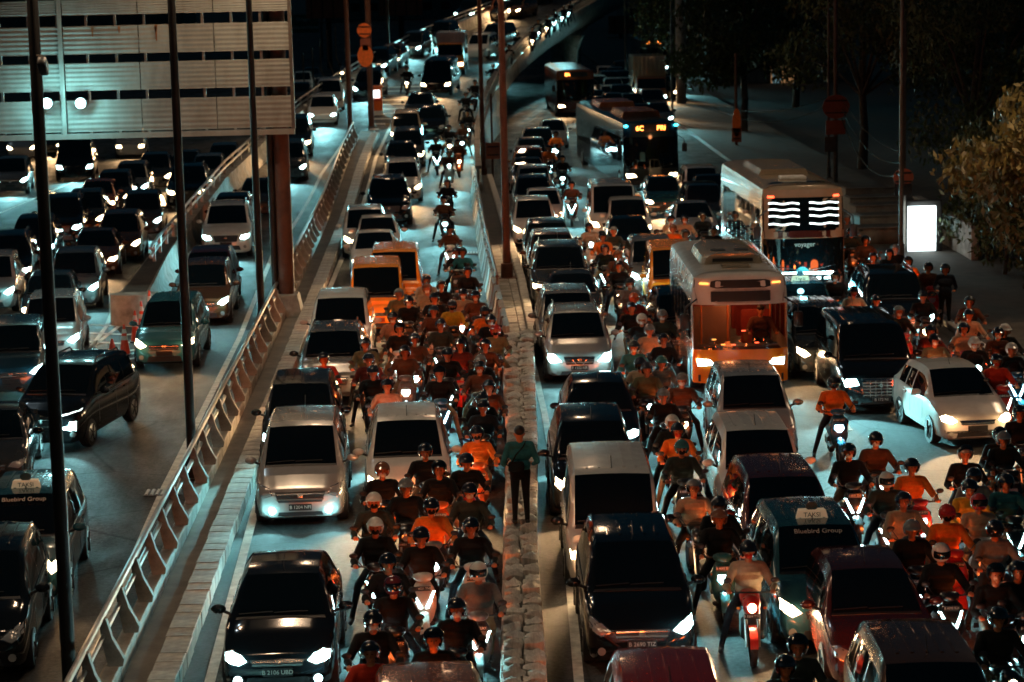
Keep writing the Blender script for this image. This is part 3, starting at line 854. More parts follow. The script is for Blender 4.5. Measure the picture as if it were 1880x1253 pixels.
BPROTO = {}
def bike_proto(kind):
    if kind in BPROTO: return BPROTO[kind]
    P = []
    def q(name, mb, m, lod='far', par=0):
        P.append((name, fix_normals(mb.mesh(kind + '_' + name)), m, par, lod)); return len(P) - 1
    moto = kind == 'moto'
    r = .30 if moto else .275
    wf, wr_ = (.30, 1.62) if moto else (.30, 1.56)
    for wy in (wf, wr_):
        mb = MB(); n = 20
        prof = [(-.045, r - .05), (-.05, r - .02), (-.025, r), (.025, r), (.05, r - .02), (.045, r - .05)]
        mb.loft([[(x, wy + rr * math.cos(2 * math.pi * k / n), r + rr * math.sin(2 * math.pi * k / n)) for k in range(n)] for x, rr in prof], cap=False)
        wh = q('wheel', mb, 'rubber', 'far')
        q('rim', MB().disc_x((0, wy, r), r - .055, -.022, .022, 18), 'alloy', 'mid', wh)
    bvh_src = None
    if moto:
        for s in (-1, 1): q('fork', MB().tube([(s * .09, wf, r), (s * .10, .60, .98)], .026, 7), 'steel', 'mid')
        q('fuel_tank', MB().loft([ring_y(.72, .86, .06, .06), ring_y(.80, .88, .14, .11), ring_y(1.0, .90, .16, .12), ring_y(1.18, .84, .10, .08)]), 'BODY')
        q('engine', MB().rbox(-.15, .15, .70, 1.15, .28, .66, .05), 'trim')
        q('tail', MB().loft([ring_y(1.15, .76, .10, .07), ring_y(1.45, .80, .11, .07), ring_y(1.85, .90, .05, .04)]), 'BODY')
        q('seat', MB().loft([ring_y(1.08, .86, .10, .04), ring_y(1.35, .875, .14, .05), ring_y(1.72, .92, .11, .04)]), 'trim')
        q('front_fender', MB().loft([[(x, wf + (r + .03) * math.cos(t), r + (r + .03) * math.sin(t)) for x in (-.06, 0, .06)] for t in [rad(a) for a in range(50, 171, 15)]], cap=False, closed=False), 'BODY')
        cowl = MB().loft([ring_y(.40, .86, .06, .07), ring_y(.45, .87, .12, .12), ring_y(.56, .90, .14, .13), ring_y(.66, .94, .10, .08)])
        q('headlight_cowl', cowl, 'BODY')
        q('exhaust', MB().tube([(.16, 1.2, .34), (.17, 1.9, .48)], [.04, .05], 8), 'steel', 'mid')
        pz, hz = .74, .88
        lens = [[(x * .9, z) for x, z in circ(0, .87, .072)]]
    else:
        cowl = MB().loft([ring_z(.34, .52, .10, .05), ring_z(.42, .50, .15, .07), ring_z(.58, .50, .195, .085), ring_z(.74, .53, .205, .09), ring_z(.88, .57, .17, .085), ring_z(.98, .61, .11, .07), ring_z(1.0, .62, .06, .04)])
        q('apron', cowl, 'BODY')
        q('footboard', MB().rbox(-.17, .17, .56, 1.02, .27, .345, .025), 'trim')
        q('rear_body', MB().loft([ring_y(.94, .56, .11, .18), ring_y(1.05, .60, .15, .19), ring_y(1.4, .66, .16, .14), ring_y(1.72, .74, .09, .08), ring_y(1.86, .80, .03, .03)]), 'BODY')
        q('seat', MB().loft([ring_y(.98, .78, .08, .05), ring_y(1.15, .81, .15, .055), ring_y(1.5, .84, .15, .055), ring_y(1.74, .87, .09, .04)]), 'trim')
        q('front_fender', MB().loft([[(x, wf + (r + .035) * math.cos(t), r + (r + .035) * math.sin(t) - abs(x) * .4) for x in (-.075, -.04, 0, .04, .075)] for t in [rad(a) for a in range(35, 181, 15)]], cap=False, closed=False), 'BODY')
        for s in (-1, 1): q('fork', MB().tube([(s * .07, wf, r), (s * .06, .47, .50)], .022, 6), 'trim', 'mid')
        q('engine', MB().rbox(-.13, .13, 1.2, 1.6, .2, .42, .04), 'trim', 'mid')
        q('handlebar_cover', MB().loft([ring_y(.50, 1.04, .05, .035), ring_y(.54, 1.05, .13, .06), ring_y(.62, 1.06, .16, .065), ring_y(.70, 1.06, .12, .05)]), 'BODY')
        pz, hz = .905, .72
        if kind == 'scoot_v':
            lens = [[(s * .025, .60), (s * .07, .60), (s * .185, .84), (s * .15, .85)] for s in (-1, 1)]
        elif kind == 'scoot_h':
            lens = [[(-.10, .73), (-.035, .66), (.035, .66), (.10, .73), (.085, .80), (-.085, .80)]]
        else:
            lens = [circ(0, 1.055, .072)]
    bvh = BVHTree.FromPolygons([Vector(v) for v in cowl.v], cowl.f)
    if kind == 'vespa':
        b2_ = MB().loft([ring_y(.50, 1.04, .05, .035), ring_y(.54, 1.05, .13, .06), ring_y(.62, 1.06, .16, .065)])
        bvh2 = BVHTree.FromPolygons([Vector(v) for v in b2_.v], b2_.f)
    for o in lens:
        q('headlight', opatch(bvh2 if kind == 'vespa' else bvh, o, .008, .02, sub=2), 'LIGHT')
    bar = [(-.40, .70, 1.055), (-.20, .64, 1.05), (.20, .64, 1.05), (.40, .70, 1.055)]
    hb = q('handlebar', MB().tube(bar, .014, 7), 'trim')
    for s in (-1, 1):
        q('grip', MB().tube([(s * .27, .665, 1.053), (s * .405, .70, 1.055)], .020, 8), 'rubber', 'near', hb)
        mi = q('mirror', MB().ell((s * .36, .60, 1.25), (.068, .02, .046), 10, 7), 'trim', 'far')
        q('mirror_stalk', MB().tube([(s * .22, .63, 1.06), (s * .32, .60, 1.20), (s * .35, .605, 1.235)], .008, 5), 'trim', 'mid', mi)
        q('turn_signal', MB().ell((s * (.17 if not moto else .2), .52, .80 if not moto else .84), (.03, .02, .022), 8, 6), 'lamp_amber_off', 'near')
    q('licence_plate', MB().box(-.115, .115, .455 if not moto else .40, .462 if not moto else .407, pz - .038, pz + .038), 'plate', 'mid')
    q('tail_light', MB().rbox(-.07, .07, 1.86, 1.90, .70, .78, .012), 'lamp_red', 'mid')
    q('rear_plate', MB().box(-.115, .115, 1.885, 1.892, .55, .63), 'plate', 'near')
    BPROTO[kind] = (P, bvh, hz, pz)
    return BPROTO[kind]
mat('lamp_amber_off', (.6, .16, .02), .2)

def put_bike(kind, colour, loc, rz, light, lod, label, group, plate=None):
    P, bvh, hz, pz = bike_proto(kind)
    root = thing('motorcycle' if kind == 'moto' else 'motor_scooter', loc, rz, label, 'motorcycle' if kind == 'moto' else 'scooter', group)
    lm = {'c': 'lamp_cool', 'h': 'lamp_warm', '0': 'lamp_off'}[light]
    made = {}
    for i, (name, me, m, par, lv) in enumerate(P):
        if LODR[lv] > lod: continue
        made[i] = obj(name, me, {'BODY': BIKE[colour], 'LIGHT': lm}.get(m, m), made.get(par, root) if par else root)
        if name == 'licence_plate' and plate and lod == 2:
            y = min(v.co.y for v in me.vertices)
            obj('lettering', text_mesh(plate, .048), 'plate_text', made[i], (0, y - .003, pz + .004), (math.pi / 2, 0, 0))
    if light != '0':
        lamp('headlight_beam', root, (0, .30, hz), 'SPOT', 580 if light == 'c' else 440, COOL if light == 'c' else WARM, (rad(68), 0, math.pi), 84, .75, .05)
    if loc[1] < 80: lamp('tail_glow', root, (0, 1.95, .74), 'SPOT', 17, (1.0, .17, .03), (math.pi / 2, 0, 0), 150, .6, .08)
    return root
# ------------------------------------------------------------------ the setting
def zat(x, y, Y):               # height and X of a pixel on the vertical plane at distance Y
    d = CF * FPX + CR * (x - 940) - CU * (y - 626.5)
    t = Y / d.y
    return d.x * t, CAMH + d.z * t

obj('ground', MB().add([(-900, -60, -.06), (900, -60, -.06), (900, 1800, -.06), (-900, 1800, -.06)], [(0, 1, 2, 3)]), 'soil', kind='structure')
obj('road', MB().add([(-32, -20, 0), (13.7, -20, 0), (13.7, 520, 0), (-32, 520, 0)], [(0, 1, 2, 3)]), 'asphalt', kind='structure')
def strip(y0, y1, fa, fb, dz, step=3.0, thick=0.0, zone='E'):
    mb = MB(); n = max(1, int((y1 - y0) / step)); R = []
    for i in range(n + 1):
        Y = lerp(y0, y1, i / n)
        s, z = (sh(Y), zr(Y) + dz) if zone == 'E' else (0, dz)
        R.append((Vector((fa(Y) + s, Y, z)), Vector((fb(Y) + s, Y, z))))
    for (a, b), (c, d) in zip(R, R[1:]):
        if thick:
            t = Vector((0, 0, thick))
            mb.add([a, b, d, c, a - t, b - t, d - t, c - t], [(0, 1, 2, 3), (7, 6, 5, 4), (1, 5, 6, 2), (0, 3, 7, 4)])
        else: mb.add([a, b, d, c], [(0, 1, 2, 3)])
    return mb
K = lambda v: (lambda Y: v)
def tp(Y): return .055 * max(0, min(Y, 206) - 105)     # the ramp narrows towards the flyover
obj('ramp_road', strip(86, 330, lambda Y: -10.6 + tp(Y), K(1.0), .004), 'asphalt', kind='structure')

def pline(pts, width, zone, dz=.008):            # painted line through photographed road points
    P = [on(x, y, zone) for x, y in pts]
    mb = MB()
    for a, b in zip(P, P[1:]):
        n = max(1, int((b - a).length / 4))
        for i in range(n):
            p, q = a.lerp(b, i / n), a.lerp(b, (i + 1) / n)
            for r in (p, q): r.z = (zr(r.y) if zone == 'E' else 0) + dz
            h = Vector((width / 2, 0, 0))
            mb.add([p - h, p + h, q + h, q - h], [(0, 1, 2, 3)])
    return mb
def marking(name, mb): return obj(name, mb, 'road_paint', kind='structure')
marking('lane_line', pline([(372, 1300), (385, 1253), (465, 950), (560, 640), (690, 290), (725, 215)], .16, 'E'))
marking('lane_line', pline([(130, 1290), (300, 900), (440, 620), (500, 470), (590, 320), (650, 235)], .15, 'E'))
marking('lane_line', pline([(1068, 1300), (1063, 1253), (1040, 1000), (1000, 760), (965, 610), (938, 460), (925, 330)], .15, 'G'))
marking('lane_line', pline([(906, 540), (884, 420), (870, 330), (868, 305)], .15, 'E'))
marking('lane_line', pline([(866, 300), (868, 255), (878, 215), (893, 175)], .15, 'E'))
marking('lane_line', pline([(0, 392), (110, 345), (160, 325)], .18, 'G'))
for i in range(12):
    y0 = 40 + i * 9
    marking('lane_dash', MB().add([(4.75, y0, .008), (4.89, y0, .008), (4.89, y0 + 3.4, .008), (4.75, y0 + 3.4, .008)], [(0, 1, 2, 3)]))
    marking('lane_dash', MB().add([(8.55, y0 + 2, .008), (8.69, y0 + 2, .008), (8.69, y0 + 5.4, .008), (8.55, y0 + 5.4, .008)], [(0, 1, 2, 3)]))
for i in range(9):               # chevrons in front of the barrier nose
    y0 = 56.5 + i * 1.55
    w0 = .5 + .11 * i
    for s in (-1, 1):
        marking('chevron', MB().add([(-9.7, y0, .008), (-9.7 + s * w0, y0 + .55, .008), (-9.7 + s * w0, y0 + .78, .008), (-9.7, y0 + .23, .008)], [(0, 1, 2, 3)]))
marking('gore_line', pline([(166, 640), (195, 600), (212, 560)], .13, 'G'))
marking('gore_line', pline([(166, 640), (250, 575)], .13, 'G'))
for i in range(10):              # hatched gore where the ramp splits
    Y = 127 + i * 2.2; wq = .25 + .19 * i; s = sh(Y)
    marking('gore_bar', MB().add([(-4.9 - wq + s, Y, zr(Y) + .012), (-4.9 + wq + s, Y, zr(Y) + .012), (-4.9 + wq + s, Y + .5, zr(Y + .5) + .012), (-4.9 - wq + s, Y + .5, zr(Y + .5) + .012)], [(0, 1, 2, 3)]))

def drain(x, y, wd, zone, label):
    p = on(x, y, zone)
    t = thing('drain_grate', (p.x, p.y, p.z + .012), 0, label, 'drain')
    obj('frame', MB().box(-wd / 2, wd / 2, -.28, .28, 0, .006), 'trim', t)
    n = int(wd / .1)
    for k in range(n):
        xx = -wd / 2 + (k + .5) * wd / n
        obj('bar', MB().box(xx - .025, xx + .025, -.24, .24, .006, .03), 'steel', t)
drain(300, 906, .75, 'E', 'slotted drain grate in the road beside the left railing')
drain(873, 466, .85, 'E', 'slotted drain grate across the gutter of the middle ramp')

# kerb beside the middle carriageway, laid block by block
kb = thing('kerb', (0, 0, 0), 0, 'row of weathered pale kerb blocks along the middle carriageway', 'kerb')
blk = [fix_normals(MB().rbox(-.21, .21, 0, .445, 0, .27 + d, .012).mesh('kerb_block')) for d in (0, .004, -.004)]
Y, i = 30.0, 0
while Y < 124:
    x = pl([(30, -4.50), (60, -4.55), (124, -4.62)], Y)
    obj('kerb_block', blk[i % 3], 'kerb_white' if i % 2 else 'kerb_black', kb, (x + sh(Y) + random.uniform(-.012, .012), Y, zr(Y)), (math.atan(.5 * (zr(Y + 1) - zr(Y - 1))), 0, random.uniform(-.012, .012)))
    Y += .45; i += 1
obj('separator_strip', strip(26, 126, K(-5.55), K(-4.78), .10, 4, .1), 'concrete_dark', kind='structure')

# railing left of the kerb
rl = thing('roadside_railing', (0, 0, 0), 0, 'two-pipe steel railing on slanted concrete posts beside the middle carriageway', 'railing')
def wedge(mirror=1):
    a = [(-.02, 0), (.20, 0), (.22, .10), (.06, .42), (-.02, .72), (-.12, .74), (-.10, .40)]
    vs = [(x * mirror, y, z) for y in (-.07, .07) for x, z in a]
    n = len(a)
    return fix_normals(MB().add(vs, [tuple(range(n)), tuple(range(n, 2 * n))] + [(k, (k + 1) % n, n + (k + 1) % n, n + k) for k in range(n)]).mesh('railing_post', False))
wme = wedge()
pln = fix_normals(MB().rbox(-.12, .12, .01, 1.74, 0, .36, .02).mesh('plinth_panel'))
def railx(Y): return pl([(28, -5.32), (60, -5.36), (120, -5.5)], Y) + sh(Y)
Y = 28.4
while Y < 122:
    r = math.atan(.5 * (zr(Y + 1) - zr(Y - 1)))
    obj('plinth_panel', pln, 'concrete', rl, (railx(Y) + .04, Y, zr(Y)), (r, 0, 0))
    obj('post', wme, 'concrete', rl, (railx(Y), Y, zr(Y) + .36))
    Y += 1.75
for dx, dz, rr in ((-.10, 1.08, .052), (-.08, .82, .045)):
    yy = [28 + 2 * k for k in range(48)]
    obj('rail', MB().tube([(railx(Y) + dx, Y, zr(Y) + dz) for Y in yy], rr, 8), 'steel', rl)

# barrier between the two left carriageways
br = thing('concrete_barrier', (0, 0, 0), 0, 'long concrete barrier with twin pipe rails between the two left carriageways', 'barrier')
def bx(Y): return pl([(69.5, -9.75), (80, -10.2), (95, -10.5), (140, -10.5)], Y) + sh(Y) + tp(Y)
def bw(Y): return pl([(69.5, .62), (80, .42), (95, .30)], Y)
Y = 69.6
while Y < 206:
    n = 2.4
    R = []
    for k in range(3):
        yy = Y + .015 + (n - .03) * k / 2
        c, h, z = bx(yy), bw(yy), zr(yy)
        R.append([(c - h - .08, yy, z), (c + h + .08, yy, z), (c + h + .06, yy, z + .2), (c + h * .8, yy, z + .42), (c + h * .72, yy, z + .9), (c - h * .72, yy, z + .9), (c - h * .8, yy, z + .42), (c - h - .06, yy, z + .2)])
    obj('barrier_block', MB().loft(R), 'concrete', br)
    if Y > 76: obj('post', MB().box(bx(Y) - .05, bx(Y) + .05, Y + .3, Y + .42, zr(Y) + .9, zr(Y) + 1.5), 'steel', br)
    Y += n
for dz in (1.2, 1.48):
    yy = [76 + 3 * k for k in range(44)]
    obj('rail', MB().tube([(bx(q), q, zr(q) + dz) for q in yy], .055, 7), 'steel', br)
nose = MB().loft([[(-9.75 + .72 * math.cos(t), 69.6 - .55 * max(0, -math.sin(t)) + .2 * max(0, math.sin(t)), z) for t in [2 * math.pi * k / 20 for k in range(20)]] for z in (0, .86, .93)])
obj('barrier_nose', nose, 'concrete', br)
obj('soil_bed', strip(69.7, 84, lambda Y: bx(Y) - bw(Y) * .6, lambda Y: bx(Y) + bw(Y) * .6, .912, zone='G'), 'soil', br)

# stone median
md = thing('stone_median', (0, 0, 0), 0, 'rough stone median with uneven pale blocks running up to the planter', 'median')
def mL(Y): return pl([(28, .42), (31, .47), (39, .69), (48, .96), (61.5, 1.13)], Y)
def mR(Y): return pl([(28, .98), (31, 1.05), (39, 1.2), (48, 1.53), (61.5, 1.92)], Y)
core = MB().loft([[(mL(Y) + .03, Y, 0), (mR(Y) - .03, Y, 0), (mR(Y) - .06, Y, .60), (mL(Y) + .06, Y, .60)] for Y in (27, 31, 35, 39, 44, 48, 55, 61.6)])
obj('mortar_core', core, 'concrete_dark', md)
def rock(seed, sx, sy, sz):
    rn = random.Random(seed)
    mb = MB(); nx, ny = 4, 4
    top = [[(sx * (i / (nx - 1) - .5) * (1 - .12 * (j in (0, ny - 1))), sy * (j / (ny - 1) - .5) * (1 - .12 * (i in (0, nx - 1))), sz * (1 + rn.uniform(-.22, .18)) - (.28 * sz if i in (0, nx - 1) or j in (0, ny - 1) else 0)) for i in range(nx)] for j in range(ny)]
    bot = [[(p[0] * 1.02, p[1] * 1.02, -.3 * sz) for p in r] for r in top]
    vs = [p for r in top for p in r]
    fs = [(j * nx + i, j * nx + i + 1, (j + 1) * nx + i + 1, (j + 1) * nx + i) for j in range(ny - 1) for i in range(nx - 1)]
    ring = [i for i in range(nx)] + [j * nx + nx - 1 for j in range(1, ny)] + [(ny - 1) * nx + i for i in range(nx - 2, -1, -1)] + [j * nx for j in range(ny - 2, 0, -1)]
    o = len(vs); bl = [p for r in bot for p in r]
    vs += [bl[k] for k in ring]; n = len(ring)
    fs += [(ring[k], ring[(k + 1) % n], o + (k + 1) % n, o + k) for k in range(n)]
    return fix_normals(mb.add(vs, fs).mesh('stone'))
rocks = [rock(k, .96, .30, .13) for k in range(7)]
side = [rock(20 + k, .40, .32, .07) for k in range(5)]
Y = 30.2; i = 0
while Y < 61.4:
    dy = random.uniform(.27, .37)
    a, b = mL(Y), mR(Y)
    cut = lerp(a, b, random.uniform(.42, .6))
    for x0, x1 in ((a - .02, cut - .012), (cut + .012, b + .02)):
        o = obj('stone', rocks[random.randrange(7)], random.choice(['stone_a', 'stone_a', 'stone_b', 'stone_c']), md, ((x0 + x1) / 2, Y + dy / 2, .60 + random.uniform(-.015, .035)), (random.uniform(-.06, .06), random.uniform(-.06, .06), random.uniform(-.07, .07)))
        o.scale = ((x1 - x0) / .96, dy / .30 * .92, 1 if random.random() < .8 else 1.5)
    if Y < 61:
        o = obj('stone', side[random.randrange(5)], random.choice(['stone_a', 'stone_b', 'stone_c']), md, (a + .01, Y + dy / 2, .38), (0, -math.pi / 2, 0))
        o.scale = (1.25, dy / .32 * .92, 1)
    Y += dy; i += 1

# planter strip behind the median, with paving and a white kerb
pt = thing('paved_island', (0, 0, 0), 0, 'narrow paved island with a whitewashed kerb behind the stone median', 'traffic island')
def iL(Y): return pl([(61.6, 1.30), (80, 1.05), (112, .98)], Y)
def iR(Y): return pl([(61.6, 1.98), (75, 2.0), (112, 1.55)], Y)
obj('bed', strip(61.7, 112, lambda Y: iL(Y), lambda Y: iR(Y) - .02, .30, 3, .3, 'G'), 'soil', pt)
Y = 61.75
while Y < 84:
    for x0, x1 in ((0.02, .52), (.54, .80)):
        a, b = lerp(iL(Y), iR(Y), x0), lerp(iL(Y), iR(Y), x1)
        obj('paving_slab', MB().rbox(a, b, Y, Y + .47, .296, .335 + random.uniform(0, .012), .012), 'concrete' if random.random() < .6 else 'stone_b', pt)
    Y += .485
Y = 61.7
while Y < 111:
    obj('kerb_block', MB().rbox(iR(Y) - .13, iR(Y) + .13, Y, Y + .92, 0, .40, .03), 'kerb_white', pt)
    Y += .935

# panelled barrier at the edge of the ramp
sb = thing('panel_barrier', (0, 0, 0), 0, 'low pale barrier of ribbed panels edging the middle ramp', 'barrier')
def ex(Y): return pl([(61.8, 1.26), (66, 1.2), (80, 1.0), (101, .86), (112, .9)], Y) + sh(Y)
Y = 62.0
while Y < 104:
    y2 = Y + 1.66
    z0, z1 = zr(Y), zr(y2)
    mb = MB().loft([[(ex(q) - .26, q, z), (ex(q) - .16, q, z + .42), (ex(q) - .10, q, z + .80), (ex(q) + .05, q, z + .84), (ex(q) + .07, q, z)] for q, z in ((Y + .02, z0), (y2 - .02, z1))])
    obj('panel', mb, 'steel' if int(Y) % 5 else 'concrete', sb)
    obj('rib', MB().loft([[(ex(q) - .285, q, z), (ex(q) - .185, q, z + .42), (ex(q) - .12, q, z + .83), (ex(q) - .05, q, z + .86), (ex(q) - .05, q, z)] for q, z in ((Y - .05, z0), (Y + .05, z0))]), 'concrete', sb)
    Y += 1.66
obj('rail', MB().tube([(ex(q), q, zr(q) + 1.08) for q in range(70, 105, 3)], .05, 7), 'pole_rust', sb)
for q in range(70, 104, 3): obj('post', MB().tube([(ex(q), q, zr(q) + .84), (ex(q), q, zr(q) + 1.08)], .035, 6), 'pole_rust', sb)

# flyover: deck, retaining wall, piers, parapet
fo = thing('flyover', (0, 0, 0), 0, 'concrete flyover curving up behind the ramp on a hammerhead pier', 'flyover')
def deck(y0, y1, th):
    R = []
    n = max(2, int((y1 - y0) / 5))
    for i in range(n + 1):
        Y = lerp(y0, y1, i / n); s, z = sh(Y), zr(Y)
        R.append([(-10.9 + s + tp(Y), Y, z - .01), (1.15 + s, Y, z - .01), (1.15 + s, Y, z - .7), (.2 + s, Y, z - th), (-6.2 + s + tp(Y) * .5, Y, z - th), (-10.9 + s + tp(Y), Y, z - .55)])
    return MB().loft(R)
obj('girder', deck(140, 330, 1.7), 'concrete', fo)
R = []
for i in range(13):
    Y = 100 + i * 4.0; z = zr(Y)
    R.append([(.72 + sh(Y), Y, -.02), (1.13 + sh(Y), Y, -.02), (1.13 + sh(Y), Y, z - .02), (.72 + sh(Y), Y, z - .02)])
obj('retaining_wall', MB().loft(R), 'concrete', fo)
for Y in (214, 254):
    s, z = sh(Y), zr(Y) - 1.68
    obj('pier', MB().loft([[(-3.2 + s + 1.4 * math.cos(t) * (k), Y + .9 * math.sin(t), zz) for t in [2 * math.pi * q / 18 for q in range(18)]] for zz, k in ((0, 1), (z - 1.6, 1), (z - .8, 1.5), (z, 2.6))]), 'concrete', fo)
xq, _ = zat(1047, 110, 196.0)
obj('pier', MB().loft([[(xq + .62 * math.cos(t) * k, 196 + .6 * math.sin(t), zz) for t in [2 * math.pi * q / 18 for q in range(18)]] for zz, k in ((0, 1), (zr(196) - 2.9, 1), (zr(196) - 2.2, 1.5), (zr(196) - 1.68, 1.9))]), 'concrete', fo)
pf = thing('parapet_railing', (0, 0, 0), 0, 'balustrade of pale posts along the outer edge of the curving flyover', 'railing')
pst = fix_normals(MB().rbox(-.07, .07, -.10, .10, 0, .72, .02).mesh('baluster'))
Y = 105.0; i = 0
while Y < 262:
    x = .98 + sh(Y)
    obj('baluster', pst, 'kerb_white', pf, (x, Y, zr(Y) + .40), (0, 0, -math.atan(.0022 * max(0, Y - 112))))
    Y += .95
yy = [104 + 3 * k for k in range(54)]
obj('base_wall', MB().loft([[(.83 + sh(q), q, zr(q) - .05), (1.17 + sh(q), q, zr(q) - .05), (1.13 + sh(q), q, zr(q) + .40), (.86 + sh(q), q, zr(q) + .40)] for q in yy]), 'concrete', pf)
obj('rail', MB().loft([[(.84 + sh(q), q, zr(q) + 1.10), (1.12 + sh(q), q, zr(q) + 1.10), (1.12 + sh(q), q, zr(q) + 1.24), (.84 + sh(q), q, zr(q) + 1.24)] for q in yy]), 'concrete', pf)
pg = thing('parapet_railing', (0, 0, 0), 0, 'far parapet with pipe rail closing the inner side of the flyover top', 'railing')
obj('base_wall', MB().loft([[(-10.85 + tp(q) + sh(q), q, zr(q) - .05), (-10.6 + tp(q) + sh(q), q, zr(q) - .05), (-10.6 + tp(q) + sh(q), q, zr(q) + .8), (-10.8 + tp(q) + sh(q), q, zr(q) + .8)] for q in range(206, 300, 4)]), 'concrete', pg)
obj('rail', MB().tube([(-10.7 + tp(q) + sh(q), q, zr(q) + 1.1) for q in range(206, 300, 4)], .06, 6), 'steel', pg)

# right-hand pavement
obj('pavement', MB().box(13.95, 19, 20, 300, -.05, .13), 'soil', kind='structure')
rk = thing('kerb', (0, 0, 0), 0, 'pale kerb blocks along the pavement under the trees', 'kerb')
kme = fix_normals(MB().rbox(-.12, .12, 0, 1.18, -.02, .16, .02).mesh('kerb_block'))
for i in range(60): obj('kerb_block', kme, 'kerb_white' if i % 2 else 'kerb_black', rk, (13.83, 42 + i * 1.2, 0))

# ------------------------------------------------------------------ lamp posts and their light
mat("sodium", (1, .7, .4), .4, emit=(1.0, .30, .07), est=12)
SODIUM = (1.0, .70, .44)
def lamp_post(x, y, z, h, r, m, arms, label, power, col=SODIUM, lean=0.0):
    t = thing('lamp_post', (x, y, z), 0, label, 'lamp post', 'street lamps')
    obj('pole', MB().tube([(0, 0, 0), (0, 0, .5), (0, 0, .52), (0, 0, h)], [r * 1.5, r * 1.5, r, r * .7], 10), m, t)
    obj('base_plate', MB().box(-r * 2.4, r * 2.4, -r * 2.4, r * 2.4, 0, .05), m, t)
    for a in arms:
        obj('arm', MB().tube([(0, 0, h - .2), (a * .45, 0, h + .25), (a, 0, h + .35)], r * .45, 6), m, t)
        hd = obj('lamp_head', MB().rbox(a - .32, a + .32, -.14, .14, h + .27, h + .40, .04), 'pole', t)
        obj('lens', MB().box(a - .28, a + .28, -.13, .13, h + .255, h + .272), 'sodium', hd)
        lamp('street_light', t, (a, 0, h + .2), 'SPOT', power * (.5 if a < 0 and x < -5 else 1.0), col, (0, 0, 0), 160, .5, .25)
    return t
mat('sodium', (1, .7, .4), .4, emit=(1.0, .30, .07), est=12)
PW_ = 620
lamp_post(-5.68, 32.2, 0, 12.2, .105, 'pole_dark', (-1.8, 1.8), 'thick dark lamp post carrying a camera box at the far left', PW_)
lamp_post(-5.66, 47.9, 0, 12.2, .105, 'pole_dark', (-1.8, 1.8), 'dark lamp post rising behind the left railing, second from the left', PW_)
lamp_post(-5.68, 66.3, 0, 12.2, .11, 'pole_dark', (-1.8, 1.8), 'dark lamp post just in front of the billboard column', PW_)
pY = 122.0
lamp_post(-5.75 + sh(pY), pY, zr(pY), 12.2, .14, 'pole_rust', (-1.8, 1.8), 'brown lamp post at the top end of the roadside railing', PW_)
lamp_post(1.55, 75.2, .3, 12.2, .13, 'pole_rust', (-1.6, 1.9), 'rusty brown pole rising from the paved island', PW_)
lamp_post(1.30, 113.5, 0, 13.0, .12, 'pole_rust', (-1.6, 1.9), 'thin brown lamp post at the edge of the flyover ramp', PW_)
for yb in (12, -6, -24):        # the same row goes on behind the camera
    lamp_post(-5.66, yb, 0, 12.2, .105, 'pole_dark', (-1.8, 1.8), 'dark lamp post of the left row behind the viewer, %s' % {12: 'nearest', -6: 'middle', -24: 'farthest'}[yb], 380 if yb == 12 else 900)
    lamp_post(1.2, yb - 14, 0, 12.2, .105, 'pole_dark', (-1.6, 1.9), 'lamp post of the median row behind the viewer, %s' % {12: 'nearest', -6: 'middle', -24: 'farthest'}[yb], 1300)
p = zat(1655, 300, 79.0)
lamp_post(p[0], 79.0, .13, 12.5, .085, 'pole', (-2.4,), 'slim grey lamp post beside the lit advertising panel', 130)
lamp_post(zat(1533, 160, 108)[0] - .3, 108, .13, 13, .07, 'pole', (-2.6,), 'thin grey lamp post behind the round red sign', 110)
for yb, xx in ((150, 13.9), (190, 13.9), (60, 16.2)):
    lamp_post(xx, yb, .13, 12.5, .09, 'pole', (1.6,) if yb == 60 else (-2.4,), 'grey lamp post of the kerb row at %s' % ('the far jam', 'the end of the jam', 'the near kerb')[(150, 190, 60).index(yb)], 1600 if yb == 60 else 110)
for Y in (160, 195):
    lamp_post(-10.75 + tp(Y) + sh(Y), Y, zr(Y) + .9, 11, .09, 'pole', (1.8, -1.8), 'lamp post on the flyover barrier, %s one' % ('nearer' if Y < 180 else 'farther'), 560)
lamp_post(-21.6, 95, 0, 12, .1, 'pole', (1.8,), 'lamp post at the outer edge of the far left road', 560)
lamp_post(-21.6, 60, 0, 12, .1, 'pole', (1.8,), 'lamp post beyond the far left road, nearer one', 560)
X1, Z1 = zat(85, 118, 32.2)
cc = thing('security_camera', (X1, 32.0, Z1), 0, 'small dark security camera on the thick left lamp post', 'camera')
obj('housing', MB().rbox(-.06, .06, -.18, .10, -.12, .02, .02), 'trim', cc, rot=(rad(-40), 0, 0))
obj('bracket', MB().tube([(0, 0, 0), (0, .02, .10), (-.12, .15, .12)], .02, 6), 'pole', cc)

mat("flood_lens", (1, 1, 1), .3, emit=(.6, 1, 1), est=30)
